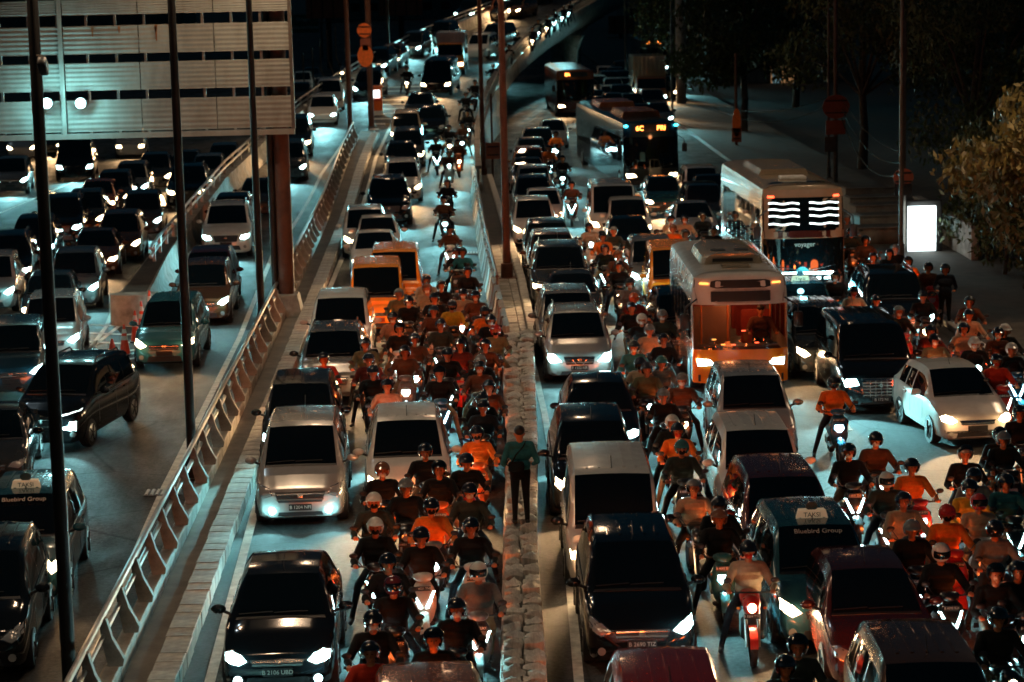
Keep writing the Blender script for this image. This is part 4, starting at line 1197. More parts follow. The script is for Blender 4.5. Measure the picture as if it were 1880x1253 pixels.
# ------------------------------------------------------------------ billboard seen from behind
BY = 69.4
bb = thing('billboard', (-5.2, BY + .4, 0), 0, 'huge billboard back of corrugated metal strips on one steel column', 'billboard')
O = Vector((-5.2, BY + .4, 0))
def BZ(y): return zat(260, y, BY)[1]
xr = zat(533, 120, BY)[0]; xl = zat(-160, 120, BY)[0]
rows = [(-70, -12), (-2, 26), (46, 98), (114, 165), (182, 240)]
for yt, yb_ in rows:
    z1, z0 = BZ(yt), BZ(yb_)
    nseg = 5
    for s in range(nseg):
        a, b = lerp(xl, xr, s / nseg) + .012, lerp(xl, xr, (s + 1) / nseg) - .012
        mb = MB(); n = 25
        ra, rb = [], []
        for k in range(n):
            z = lerp(z0, z1, k / (n - 1)); y = BY + .011 * math.sin(k * math.pi / 2)
            ra.append((a - O.x, y - O.y, z)); rb.append((b - O.x, y - O.y, z))
        mb.loft([ra, rb], cap=False, closed=False)
        obj('corrugated_strip', mb, 'panel_metal', bb)
for x in [lerp(xl, xr, k / 13) for k in range(14)]:
    obj('batten', MB().box(x - .035 - O.x, x + .035 - O.x, .06 + BY - O.y, .13 + BY - O.y, BZ(250), BZ(-70)), 'steel', bb)
obj('frame_beam', MB().box(xl - O.x, xr - O.x + .06, BY - O.y - .06, BY - O.y + .10, BZ(253), BZ(243)), 'panel_metal', bb)
obj('frame_beam', MB().box(xr - O.x - .02, xr - O.x + .08, BY - O.y - .05, BY - O.y + .12, BZ(243), BZ(-70)), 'pole', bb)
obj('frame_beam', MB().box(zat(108, 100, BY)[0] - O.x, zat(116, 100, BY)[0] - O.x, BY - O.y - .055, BY - O.y - .03, BZ(243), BZ(-70)), 'panel_metal', bb)
obj('column', MB().tube([(0, .15, 0), (0, .15, 12)], .24, 16), 'pole_rust', bb)
obj('column', MB().tube([(-.33, .1, 0), (-.33, .1, 12)], .10, 10), 'pole_dark', bb)
obj('footing', MB().box(-.55, .5, -.5, .75, 0, .75, .7), 'concrete', bb)
for px_, a, b in ((170, 48, 66), (219, 48, 60), (287, 46, 76), (110, 52, 62), (286, 50, 60)):
    x = zat(px_, 60, BY)[0] - O.x
    obj('rust_streak', MB().add([(x - .045, BY - O.y - .028, BZ(a)), (x + .045, BY - O.y - .028, BZ(a)), (x + .015, BY - O.y - .028, BZ(b)), (x - .015, BY - O.y - .028, BZ(b))], [(0, 1, 2, 3)]), 'rust', bb)
for i, px_ in enumerate((86, 148)):
    x, z = zat(px_, 190, BY - .35)
    t = thing('floodlight', (x, BY - .35, z), 0, '%s of the two dazzling white floodlights on the billboard back' % ('left' if i == 0 else 'right'), 'floodlight', 'billboard floodlights')
    obj('housing', MB().disc_y((0, 0, 0), .17, -.02, .16, 16), 'trim', t)
    obj('lens', MB().disc_y((0, 0, 0), .145, -.035, -.022, 16), 'flood_lens', t)
    obj('bracket', MB().box(-.03, .03, .16, .34, -.03, .03), 'steel', t)
    lamp('flood_beam', t, (0, -.12, 0), 'POINT', 110, (.35, .95, 1.0), soft=.12)
mat('flood_lens', (1, 1, 1), .3, emit=(.6, 1, 1), est=30)
# ------------------------------------------------------------------ signs, cones, trees, street furniture
def cone(x, y, h, label):
    p = on(x, y, 'G')
    t = thing('traffic_cone', p, random.uniform(-.3, .3), label, 'traffic cone', 'cones by the barrier nose')
    obj('base', MB().rbox(-.19, .19, -.19, .19, 0, .04, .015), 'trim', t)
    r = lambda z: lerp(.15, .025, z / h)
    def seg(a, b): return MB().loft([[(r(z) * math.cos(q), r(z) * math.sin(q), z) for q in [2 * math.pi * k / 16 for k in range(16)]] for z in (a, b)])
    obj('shell', seg(.04, h), 'cone_red', t)
    if h > .8:
        for a in (.50, .72): obj('reflective_band', MB().loft([[((r(z) + .006) * math.cos(q), (r(z) + .006) * math.sin(q), z) for q in [2 * math.pi * k / 16 for k in range(16)]] for z in (a * h, (a + .13) * h)]), 'white_plain', t)
cone(230, 652, .85, 'plain tall red cone left of the teal people carrier')
cone(207, 652, .45, 'short red cone, lowest and leftmost of the group')
cone(250, 628, .90, 'red cone with white bands at the teal carrier roofline')
cone(262, 616, 1.0, 'banded red cone leaning close to the barrier nose')
cone(277, 604, 1.15, 'tallest banded red cone against the barrier nose')

def sign_pole(px, base_y, zone, Yp, parts, label, m='pole_rust', r=.06, h=None):
    P = on(px, base_y, zone) if Yp is None else Vector((zat(px, base_y, Yp)[0], Yp, zr(Yp) if zone == 'E' else .13))
    t = thing('road_sign', P, 0, label, 'road sign')
    top = 0
    for kind, x, y, a, b, m2 in parts:
        X, Z = zat(x, y, P.y)
        s = P.y / FPX
        X -= P.x; Z -= P.z
        top = max(top, Z + b * s)
        if kind == 'disc': obj('sign_plate', MB().disc_y((X, 0, Z), a * s, -r - .05, -r - .02, 24, b / a), m2, t)
        else:
            obj('sign_plate', MB().box(X - a * s, X + a * s, -r - .05, -r - .02, Z - b * s, Z + b * s), m2, t)
    obj('pole', MB().tube([(0, 0, 0), (0, 0, h or top)], r, 8), m, t)
    for kind, x, y, a, b, m2 in parts[:1]:
        X, Z = zat(x, y, P.y); s = P.y / FPX
        for q in (-.5, .5): obj('crossbar', MB().box(X - P.x - a * s * .8, X - P.x + a * s * .8, -r - .075, -r - .052, Z - P.z + q * b * s - .03, Z - P.z + q * b * s + .03), 'pole_dark', t)
    return t
sign_pole(682, 232, 'E', None, [('disc', 669, 56, 13, 13, 'sign_orange'), ('box', 671, 78, 9, 7, 'sign_back'), ('disc', 671, 103, 14, 20, 'sign_orange'), ('box', 671, 88, 5, 5, 'sign_back')], 'stack of round orange-red road signs on a brown pole at the ramp split', r=.16, h=11)
sign_pole(1534, 300, 'G', 106.0, [('disc', 1534, 196, 25, 22, 'sign_back'), ('box', 1533, 234, 18, 13, 'sign_back'), ('box', 1523, 265, 10, 14, 'pole')], 'big round red sign back with square plates above the coach', 'pole', .10, 9)
sign_pole(1657, 420, 'G', 80.6, [('disc', 1657, 325, 19, 16, 'sign_back'), ('box', 1657, 348, 16, 11, 'pole_dark')], 'pair of dark red sign backs above the lit panel', 'pole', .11, 8)
sign_pole(905, 330, 'G', 112.8, [('box', 905, 277, 13, 15, 'sign_back')], 'small brown square sign on the ramp wall post', 'pole_rust', .05, 4)
sign_pole(1352, 300, 'G', 128.0, [('box', 1352, 248, 9, 13, 'sign_back'), ('disc', 1352, 225, 8, 26, 'sign_orange')], 'slim red-lit sign post in the dark right of the city bus', 'pole_rust', .08, 5)

def board(x0, x1, y0, y1, Y, m, label, post=True, nrib=4):
    X0, Z1 = zat(x0, y0, Y); X1, Z0 = zat(x1, y1, Y)
    t = thing('billboard', ((X0 + X1) / 2, Y, 0), 0, label, 'billboard')
    w2 = (X1 - X0) / 2
    obj('panel', MB().box(-w2, w2, 0, .12, Z0, Z1), m, t)
    for k in range(nrib): 
        x = lerp(-w2, w2, (k + .5) / nrib)
        obj('rib', MB().box(x - .05, x + .05, -.08, -.002, Z0 - .2, Z1), 'pole_dark', t)
    obj('walkway', MB().box(-w2 - .2, w2 + .2, -.5, -.05, Z0 - .45, Z0 - .35), 'pole_dark', t)
    if post: obj('column', MB().tube([(0, .4, 0), (0, .4, Z1)], .28, 10), 'pole_dark', t)
    return t
board(560, 642, -40, 33, 235, 'sign_back', 'reddish billboard back at the top beside the green gantry sign')
board(694, 776, -40, 28, 240, 'sign_back', 'reddish billboard back at the top above the flyover railing')
board(1117, 1163, 30, 62, 300, 'sign_back', 'small dim reddish billboard far beyond the flyover pier', nrib=2)
gx0, gz1 = zat(520, 28, 262); gx1, gz0 = zat(586, 60, 262)
gs = thing('gantry_sign', ((gx0 + gx1) / 2, 262, 0), 0, 'dark green motorway direction sign with white lettering', 'road sign')
obj('panel', MB().box(-(gx1 - gx0) / 2, (gx1 - gx0) / 2, 0, .1, gz0, gz1), 'sign_green', gs)
for s, z in (('Grogol', .74), ('Soekarno-Hatta', .30)): text(s, .52, 'white_plain', gs, (.2, -.02, lerp(gz0, gz1, z)))
for x in (-2.2, 2.2): obj('post', MB().tube([(x, .3, 0), (x, .3, gz1 + .4)], .12, 8), 'pole', gs)

# bent thin lamp masts beyond the left barrier
for i, (x, yt, yb_) in enumerate([(537, 108, 170), (556, 98, 168), (573, 88, 165), (587, 72, 150), (600, 55, 135), (615, 48, 128), (634, 50, 120)]):
    Y = 176 + i * 7
    X, Zt = zat(x, yt, Y); X2, Zb = zat(x + 12, yb_, Y)
    t = thing('bent_mast', (X2, Y, 0), 0, '%s thin bent grey mast from the left beyond the barrier rail' % ('first', 'second', 'third', 'fourth', 'fifth', 'sixth', 'seventh')[i], 'mast', 'bent masts beyond the barrier')
    obj('pole', MB().tube([(0, 0, 0), (0, 0, Zb), (X - X2, 0, lerp(Zb, Zt, .3)), (X - X2, 0, Zt)], .06, 6), 'pole', t)
    obj('foot', MB().box(-.2, .2, -.2, .2, 0, .08), 'pole', t)

# orange kiosk-like crash cushion at the split
kp = on(692, 212, 'E')
k = thing('warning_box', kp, 0, 'bright orange lit warning box standing at the ramp split', 'warning light')
obj('cabinet', MB().rbox(-.32, .32, 0, .5, .25, 1.55, .04), 'sign_orange', k)
obj('lamp_window', MB().box(-.2, .2, -.02, -.004, .98, 1.42), 'led_white', k)
obj('roof', MB().rbox(-.38, .38, -.05, .55, 1.55, 1.66, .03), 'sign_orange', k)
obj('shelf', MB().box(-.3, .3, -.08, -.004, .82, .90), 'red_plastic', k)
obj('base', MB().box(-.36, .36, -.05, .55, 0, .25), 'white_plain', k)

# lit advertising panel
ap = thing('advertising_panel', (0, 80.6, .13), 0, 'bright blank white advertising panel beside the hedge', 'advertising panel')
ax0, az1 = zat(1666, 379, 80.6); ax1, az0 = zat(1718, 461, 80.6)
obj('screen', MB().box(ax0, ax1, -.03, -.012, az0 - .13, az1 - .13), 'ad_white', ap)
obj('frame', MB().rbox(ax0 - .14, ax1 + .22, -.01, .30, .0, az1 + .05, .03), 'pole_dark', ap)
lamp('panel_glow', ap, ((ax0 + ax1) / 2, -.25, (az0 + az1) / 2), 'AREA', 26, (.85, 1, 1), (rad(90), 0, 0))
bpy.data.lights['panel_glow'].shape = 'RECTANGLE'; bpy.data.lights['panel_glow'].size = ax1 - ax0; bpy.data.lights['panel_glow'].size_y = az1 - az0
for i, (x, y, wd) in enumerate([(1600, 378, 80), (1610, 396, 90), (1622, 412, 95), (1632, 432, 90), (1628, 456, 100)]):
    p = on(x, y, 'G')
    sp_ = obj('stepped_planter', MB().rbox(-1.1, 1.1, -.8, .8, 0, .55, .04), 'concrete_dark', None, (p.x, p.y + 1, .13), (0, 0, .05), '%s low concrete planter step on the pavement behind the coach' % ('farthest', 'second farthest', 'middle', 'fourth', 'nearest')[i], 'planter', 'planter steps')
    obj('soil_bed', MB().box(-.9, .9, -.6, .6, .55, .57), 'soil', sp_)
    obj('coping', MB().rbox(-1.13, 1.13, -.83, -.62, .552, .60, .01), 'concrete_dark', sp_)
gw = thing('garden_wall', (17.4, 84, .13), 0, 'pale low wall with glass top right of the advertising panel', 'wall')
obj('wall', MB().rbox(-.12, .12, -6, 4, 0, 1.1, .02), 'concrete', gw)
obj('coping', MB().rbox(-.16, .16, -6.03, 4.03, 1.1, 1.18, .02), 'concrete', gw)

# trees
def leaf_cloud(name, clumps, nleaf, size, m, parent, seed):
    rn = random.Random(seed); mb = MB()
    tot = sum(c[3] ** 2 for c in clumps)
    for cx, cyy, cz, r in clumps:
        for _ in range(int(nleaf * r * r / tot)):
            while True:
                v = Vector((rn.uniform(-1, 1), rn.uniform(-1, 1), rn.uniform(-1, 1)))
                if .25 < v.length < 1: break
            v *= rn.uniform(.75, 1.12)
            c = Vector((cx, cyy, cz)) + Vector((v.x * r, v.y * r, v.z * r * .75))
            e = Euler((rn.uniform(0, 3), rn.uniform(0, 3), rn.uniform(0, 6)))
            a = Vector((size * rn.uniform(.6, 1.3), 0, 0)); b = Vector((0, size * .42, 0))
            a.rotate(e); b.rotate(e)
            mb.add([c - a, c + b, c + a, c - b], [(0, 1, 2, 3)])
    me = mb.mesh(name, False)
    return obj(name, me, m, parent)
def tree(x, y, h, r, label, m='foliage', n=7000, size=.13, seed=1, low=.35, z0=.13):
    rn = random.Random(seed)
    t = thing('tree', (x, y, z0), 0, label, 'tree')
    tr = MB().tube([(0, 0, 0), (.1, 0, h * .2), (-.05, .1, h * .45), (.1, 0, h * .8)], [.26, .2, .16, .05], 9)
    tr_ = obj('trunk', tr, 'bark', t)
    cl = []
    for k in range(11):
        a = rn.uniform(0, 6.28); q = r * rn.uniform(.25, .85)
        z = h * rn.uniform(low, .98)
        cl.append((q * math.cos(a), q * math.sin(a), z, r * rn.uniform(.28, .5)))
        obj('limb', MB().tube([(0, 0, h * .35), (q * .5 * math.cos(a), q * .5 * math.sin(a), lerp(h * .4, z, .6)), (q * math.cos(a), q * math.sin(a), z)], [.09, .06, .02], 6), 'bark', tr_)
    leaf_cloud('crown', cl, n, size, m, t, seed)
    return t
tx, tz = zat(1850, 330, 66)
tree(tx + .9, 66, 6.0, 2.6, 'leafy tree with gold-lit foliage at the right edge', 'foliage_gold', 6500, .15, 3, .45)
tree(20.5, 92, 9.5, 4.5, 'dark tree behind the advertising panel', seed=5, n=9000)
tree(22.5, 76, 9, 4.2, 'dark tree between the lit tree and the advertising panel', seed=15, n=8000)
tree(19.5, 112, 10, 4.6, 'dark tree behind the round red sign', seed=6, n=8000, size=.16)
tree(17.0, 138, 9.5, 4.6, 'dark tree right of the articulated city bus', seed=7, n=7000, size=.18)
tree(16.5, 172, 10, 4.8, 'dark tree beside the tall grey column', seed=8, n=6000, size=.2)
tree(23.0, 158, 11, 6, 'dark tree in front of the lit house window', seed=9, n=6000, size=.22)
tree(27, 120, 11, 6, 'broad dark tree at the far right background', seed=10, n=7000, size=.22)
tree(28.5, 95, 11, 6, 'broad dark tree at the top right corner', seed=11, n=7000, size=.2)
hedge = thing('hedge', (0, 0, .13), 0, 'dark trailing hedge along the pavement at the right edge', 'hedge')
rn = random.Random(4)
leaf_cloud('foliage', [(lerp(17.9, 16.6, k / 13) + rn.uniform(-.3, .5), lerp(82, 57, k / 13), rn.uniform(.8, 2.8), rn.uniform(.9, 1.5)) for k in range(26)][:14] + [(lerp(17.9, 16.6, k / 13) + .6, lerp(82, 57, k / 13), 3.4 + rn.uniform(-.5, .5), 1.1) for k in range(14)], 11000, .12, 'foliage', hedge, 9)
for k in range(8): obj('stem', MB().tube([(lerp(17.9, 16.8, k / 7), lerp(81, 58, k / 7), 0), (lerp(17.9, 16.8, k / 7) + .2, lerp(81, 58, k / 7), 3)], [.08, .04], 6), 'bark', hedge)

# tall concrete column, house with lit window, cables, far blocks
cx_, _z = zat(1250, 100, 165)
c = thing('concrete_column', (cx_, 165, 0), 0, 'tall plain grey column at the left edge of the dark trees', 'column')
obj('shaft', MB().tube([(0, 0, 0), (0, 0, 14)], .36, 14), 'concrete', c)
obj('collar', MB().tube([(0, 0, 6.2), (0, 0, 6.5)], .42, 14), 'concrete_dark', c)
hx, hz = zat(1440, 140, 190)
hs = thing('house', (hx, 191, 0), 0, 'dark house with one lit window half hidden by branches', 'house')
obj('wall', MB().box(-6, 6, 0, 7, 0, 8.6), 'concrete_dark', hs)
obj('roof', MB().box(-6.4, 6.4, -.4, 7.4, 8.6, 8.9), 'pole_dark', hs)
wn = obj('window', MB().box(-.95, .95, -.05, -.01, hz - .9, hz + .8), 'win_amber', hs)
obj('pane', MB().box(-.85, -.15, -.07, -.052, hz - .8, hz + .7), 'win_teal', wn)
def cable(a, b, sag, r, label):
    a, b = Vector(a), Vector(b)
    pts = [a.lerp(b, k / 14) - Vector((0, 0, sag * 4 * (k / 14) * (1 - k / 14))) for k in range(15)]
    obj('cable', MB().tube(pts, r, 5), 'cable', None, label=label, cat='cable', group='overhead cables')
pA = zat(1655, 280, 79); pB = zat(1540, 170, 108); pC = zat(1310, 190, 140)
lab = ['topmost overhead cable strung between the right-hand poles', 'middle overhead cable sagging between the right-hand poles', 'lowest overhead cable sagging between the right-hand poles']
for k in range(3): cable((pA[0], 79, pA[1] - .35 * k), (pB[0], 108, pB[1] - .4 * k), .5 + .3 * k, .018 + .006 * k, lab[k])
lab = ['upper overhead cable running left from the round red sign', 'lower overhead cable running left from the round red sign']
for k in range(2): cable((pB[0], 108, pB[1] - .3 * k), (pC[0], 140, pC[1] - .2 * k), .7 + .3 * k, .02, lab[k])
for i, (x0, x1, hh, Y, lb) in enumerate([(-60, -34, 11.5, 300, 'dark office block behind the left billboard'), (-22, 2, 9.4, 420, 'dark low block behind the gantry sign'), (24, 52, 10.2, 330, 'dark low block behind the trees'), (4, 22, 8.8, 460, 'dark distant block at the end of the right road')]):
    t = thing('office_block', ((x0 + x1) / 2, Y, 0), 0, lb, 'building')
    w2 = (x1 - x0) / 2
    obj('wall', MB().box(-w2, w2, 0, 15, 0, hh), 'concrete_dark', t)
    obj('roof', MB().box(-w2 - .3, w2 + .3, -.3, 15.3, hh, hh + .4), 'pole_dark', t)
    rn = random.Random(i)
    for f in range(3):
        for kx in range(int(w2 * 2 / 3.2)):
            x = -w2 + 1.6 + kx * 3.2
            obj('window', MB().box(x - .8, x + .8, -.06, -.01, 1.6 + f * 3, 3.0 + f * 3), 'win_amber' if rn.random() < .12 else 'glass', t)
# ------------------------------------------------------------------ buses and lorries
def bus_shape(kind, L, W, H, wf0, wf1, sw0, sw1, nwin, rake=.18):
    hw = W / 2
    lv = [(.30, 1), (.42, 1.0), (.62, 1.0), (wf0 - .25, 1), (wf0, 1)]
    lv += [(z, 1) for z in (lerp(wf0, wf1, .33), lerp(wf0, wf1, .66), wf1) if z > wf0]
    for z in (sw0, sw1): lv.append((z, 1))
    lv = sorted(set((round(z, 3), s) for z, s in lv))
    lv = [q for i, q in enumerate(lv) if i == 0 or q[0] - lv[i - 1][0] > .03]
    zt = lv[-1][0]
    for t in (.35, .62, .85, .97): lv.append((lerp(zt, H, t), math.sqrt(max(0, 1 - (t * .94) ** 2.6)) * .12 + .88 if t < .9 else .80))
    lv += [(H, .62), (H + .015, .3), (H + .02, .0)]
    ysd = [L]
    for k in range(nwin):
        a = lerp(L - .5, .75, k / nwin); b = lerp(L - .5, .75, (k + 1) / nwin)
        ysd += [a - .04, b + .04]
    ysd += [.45]
    fx = [-1, -.985, -.94, -.8, -.5, 0, .5, .8, .94, .985, 1]
    def fy(x, z):
        rk = rake * max(0, (z - wf0) / (H - wf0)) ** 1.4
        return .28 * abs(x) ** 5 + rk
    rings = []
    for z, s in lv:
        U = [(-hw * s, y, z) for y in ysd] + [(hw * s * x, fy(x, z) + (.0 if s > .85 else (1 - s) * .5), z) for x in fx] + [(hw * s, y, z) for y in reversed(ysd)]
        rings.append(U)
    n = len(rings[0]); ns = len(ysd)
    G = {'body': [], 'front_panel': [], 'windshield': []}
    wins = {}
    vs = [p for r in rings for p in r]
    for i in range(len(lv) - 1):
        zm = (lv[i][0] + lv[i + 1][0]) / 2
        for j in range(n - 1):
            f = (i * n + j, i * n + j + 1, (i + 1) * n + j + 1, (i + 1) * n + j)
            front = ns + 1 <= j < ns + 9
            if front and wf0 < zm < wf1 and i + 1 < len(lv) - 6: G['windshield'].append(f)
            elif ns - 1 <= j < ns + 11 and zm < wf0: G['front_panel'].append(f)
            elif (j < ns - 1 or j >= n - ns) and sw0 < zm < sw1:
                jj = j if j < ns - 1 else n - 2 - j
                if jj % 2 == 1: wins.setdefault((j < ns, jj), []).append(f)
                else: G['body'].append(f)
            else: G['body'].append(f)
        G['body'].append((i * n, (i + 1) * n, (i + 1) * n + n - 1, i * n + n - 1))
    G['body'].append(tuple(range(n)))
    def sub(fs, nm):
        ix, mb = {}, MB()
        for f in fs: mb.f.append(tuple(ix.setdefault(q, len(ix)) for q in f))
        mb.v = [None] * len(ix)
        for q, k in ix.items(): mb.v[k] = vs[q]
        return fix_normals(mb.mesh(kind + '_' + nm))
    bvh = BVHTree.FromPolygons([Vector(v) for v in vs], [f for g in G.values() for f in g] + [f for g in wins.values() for f in g])
    return {k: sub(v, k) for k, v in G.items()}, [sub(v, 'side_window') for v in wins.values()], bvh

def put_bus(kind, L, W, H, wf0, wf1, loc, rz, label, paintm, frontm, led=None, light='c', winm='glass', extra=None, nwin=6, lensz=.72, cat='bus', name='bus', lod=2):
    m, wins, bvh = bus_shape(kind, L, W, H, wf0, wf1, 1.25, H - .75, nwin)
    hw = W / 2
    t = thing(name, loc, rz, label, cat)
    b = obj('body', m['body'], paintm, t)
    obj('front_panel', m['front_panel'], frontm, t)
    obj('windshield', m['windshield'], winm, t)
    for w_ in wins: obj('side_window', w_, 'glass', t)
    lm = {'c': 'lamp_cool', 'h': 'lamp_warm', '0': 'lamp_off'}[light]
    for s in (-1, 1):
        o = [(s * .52 * hw, lensz - .05), (s * .93 * hw, lensz - .10), (s * .95 * hw, lensz + .10), (s * .66 * hw, lensz + .10)]
        h = obj('headlight', opatch(bvh, o, .008, .03), 'reflector', t)
        cx, cz = sum(p[0] for p in o) / 4, sum(p[1] for p in o) / 4
        obj('lamp', opatch(bvh, [(lerp(cx, x, .85), lerp(cz, z, .85)) for x, z in o], .016, .008), lm, h)
        if light != '0': lamp('headlight_beam', t, (s * .72 * hw, -.15, lensz), 'SPOT', 420, COOL if light == 'c' else WARM, (rad(80), 0, math.pi), 105, .8, .06)
        mi = obj('mirror', MB().rbox(s * (hw + .22) - .11, s * (hw + .22) + .11, -.12, .0, H * .56, H * .56 + .38, .03), 'trim', t)
        obj('mirror_arm', MB().tube([(s * hw * .92, .12, H * .80), (s * (hw + .2), -.06, H * .74), (s * (hw + .22), -.06, H * .66)], .022, 6), 'trim', mi)
        for wy in (1.6 if L > 7 else 1.3, L - 2.2):
            wh = obj('wheel', MB().disc_x((0, wy, .46), .46, s * (hw - .26), s * (hw + .014), 24), 'rubber', t)
            obj('rim', MB().disc_x((0, wy, .46), .26, s * (hw - .02), s * (hw + .026), 18), 'alloy', wh)
    obj('bumper', opatch(bvh, [(-.9 * hw, .34), (.9 * hw, .34), (.9 * hw, .50), (-.9 * hw, .50)], .02, .03, sub=4), 'trim', t)
    obj('licence_plate', opatch(bvh, [(-.22, .40), (.22, .40), (.22, .53), (-.22, .53)], .034, .02), 'plate', t)
    for s in (-1, 1): obj('wiper', MB().tube([(s * .15, -.03, wf0 + .02), (s * .75 * hw, .02, wf0 + .16)], .012, 5), 'trim', t)
    if led:
        zb = H - .30
        h = cast(bvh, 0, zb, 'y')[0]
        bd = obj('destination_board', opatch(bvh, [(-.86 * hw, zb - .17), (.86 * hw, zb - .17), (.86 * hw, zb + .15), (-.86 * hw, zb + .15)], .012, .03, sub=4), 'trim', t)
        for s, tx_ in zip((-.42, .36), led): text(tx_, .30, 'led_orange', bd, (s * hw, h.y - .045, zb - .01))
    return t, bvh, b

# city bus with a lit cabin, in the middle of the right carriageway
g = bpy.data.materials.new('windscreen'); g.use_nodes = True
n_, l_ = g.node_tree.nodes, g.node_tree.links
a_ = n_.new('ShaderNodeBsdfTransparent'); a_.inputs[0].default_value = (.62, .66, .66, 1)
b_ = n_.new('ShaderNodeBsdfGlossy'); b_.inputs['Roughness'].default_value = .03
f_ = n_.new('ShaderNodeFresnel'); x_ = n_.new('ShaderNodeMixShader')
l_.new(f_.outputs[0], x_.inputs[0]); l_.new(a_.outputs[0], x_.inputs[1]); l_.new(b_.outputs[0], x_.inputs[2]); l_.new(x_.outputs[0], n_['Material Output'].inputs[0])
MATS['windscreen'] = g
P0 = on(1362, 726, 'G')
t, bvh, b = put_bus('citybus', 6.9, 2.30, 2.95, 1.12, 2.22, P0, rad(-.6), 'white and orange city bus with glowing cabin behind the silver cars', PAINT['white'], PAINT['orange'], light='c', winm='windscreen', lensz=.80)
CITY = t
hw = 1.15
obj('sign_box', opatch(bvh, [(-.92 * hw, 2.24), (.92 * hw, 2.24), (.96 * hw, 2.58), (-.96 * hw, 2.58)], .012, .03, sub=4), 'silver_panel', t)
obj('sign_screen', opatch(bvh, [(-.62 * hw, 2.28), (.62 * hw, 2.28), (.62 * hw, 2.53), (-.62 * hw, 2.53)], .022, .012, sub=4), 'trim', t)
obj('visor_band', opatch(bvh, [(-.97 * hw, 2.60), (.97 * hw, 2.60), (.95 * hw, 2.80), (-.95 * hw, 2.80)], .012, .03, sub=4), 'trim', t)
for s in (-1, 1): obj('marker_lamp', opatch(bvh, [(s * .66 * hw, 2.70), (s * .86 * hw, 2.70), (s * .84 * hw, 2.735), (s * .68 * hw, 2.735)], .026, .012), 'lamp_amber', t)
ac = obj('roof_unit', MB().loft([[(x * q, y, z) for x, z in ((-.78, 2.95), (.78, 2.95), (.72, 3.12), (.5, 3.22), (-.5, 3.22), (-.72, 3.12))] for y, q in ((1.9, .9), (2.1, 1), (4.6, 1), (4.9, .9))]), PAINT['beige'], t)
obj('grille', MB().box(-.5, .5, 1.86, 1.93, 3.02, 3.10), 'trim', ac)
for x in (-.3, .3): obj('vent', MB().disc_x((0, 0, 0), .1, 0, .01) if False else MB().box(x - .18, x + .18, 2.4, 2.8, 3.222, 3.235), 'trim', ac)
obj('roof_hatch', MB().rbox(-.35, .35, 1.0, 1.55, 2.955, 3.03, .02), PAINT['beige'], t)
obj('dashboard', MB().rbox(-1.0, 1.0, .35, .85, .75, 1.14, .05), 'dash', t)
for x in (-.85, -.2, .85): obj('handrail', MB().tube([(x, 1.25, .6), (x, 1.25, 2.5)], .022, 6), 'rail_orange', t)
for k in range(3):
    for x in (-.7, .62):
        s_ = obj('seat', MB().rbox(x - .38, x + .38, 2.2 + k * 1.15, 2.32 + k * 1.15, .9, 1.75, .04), 'seat_red', t)
obj('driver_seat', MB().rbox(.36, .86, 1.18, 1.30, .85, 1.72, .05), 'seat_red', t)
obj('partition', MB().box(-1.0, -.1, 1.6, 1.63, .7, 1.95), 'partition', t)
obj('steering_wheel', MB().tube([(.6 + .2 * math.cos(q), .92 + .05 * math.sin(q), 1.28 + .17 * math.sin(q)) for q in [2 * math.pi * k / 14 for k in range(15)]], .018, 6), 'trim', t)
for x, z, m_ in ((-.15, 1.16, 'lamp_red'), (.42, 1.20, 'lamp_red'), (-.62, 1.30, 'lamp_amber'), (-.4, 1.17, 'lamp_amber'), (.1, 1.5, 'lamp_red')):
    obj('dash_light', MB().box(x - .05, x + .05, .40, .43, z, z + .025), m_, t)
lamp('cabin_light', t, (0, 1.1, 2.45), 'POINT', 26, (1.0, .26, .08), soft=.15)
lamp('cabin_light', t, (0, 3.8, 2.5), 'POINT', 22, (1.0, .30, .10), soft=.2)
put_person('board', (P0.x + .6, P0.y - .02, .34), rad(-.6), 'brown', 'jeans', None, '', 'bus driver seated behind the windscreen of the white and orange bus', None, True)

# double-height coach; reflections on its upper windscreen are painted as glowing white strips
P1 = on(1478, 556, 'G')
t, bvh, b = put_bus('coach', 9.6, 2.5, 3.55, .98, 1.96, P1, rad(1.2), 'tall two-tier coach with white light strips across its upper windscreen', PAINT['beige'], PAINT['black'], light='0', nwin=8, lensz=.66)
hw = 1.25
up = obj('upper_windshield', opatch(bvh, [(-.99 * hw, 2.18), (.99 * hw, 2.18), (.98 * hw, 3.20), (-.98 * hw, 3.20)], .010, .03, sub=8, rings=(1, .8, .5, .25)), 'glass', t)
mid_ = obj('trim_band', opatch(bvh, [(-.96 * hw, 1.98), (.96 * hw, 1.98), (.96 * hw, 2.20), (-.96 * hw, 2.20)], .012, .03, sub=6), PAINT['maroon'], t)
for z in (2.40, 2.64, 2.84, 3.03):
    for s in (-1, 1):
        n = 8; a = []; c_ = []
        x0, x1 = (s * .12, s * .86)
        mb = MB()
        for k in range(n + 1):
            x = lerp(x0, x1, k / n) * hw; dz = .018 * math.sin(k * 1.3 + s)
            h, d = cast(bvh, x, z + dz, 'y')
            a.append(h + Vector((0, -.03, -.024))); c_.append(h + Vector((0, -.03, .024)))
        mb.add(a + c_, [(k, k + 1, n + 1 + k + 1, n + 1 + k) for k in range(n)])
        obj('painted_reflection', mb, 'led_white', t)
for s in (-1, 1):
    obj('marker_lamp', opatch(bvh, [(s * .72 * hw, 3.20), (s * .88 * hw, 3.20), (s * .87 * hw, 3.26), (s * .73 * hw, 3.26)], .02, .012), 'lamp_red', t)
obj('light_bar', opatch(bvh, [(-.80 * hw, .86), (.70 * hw, .86), (.70 * hw, .94), (-.80 * hw, .94)], .02, .02, sub=6), 'lamp_cool', t)
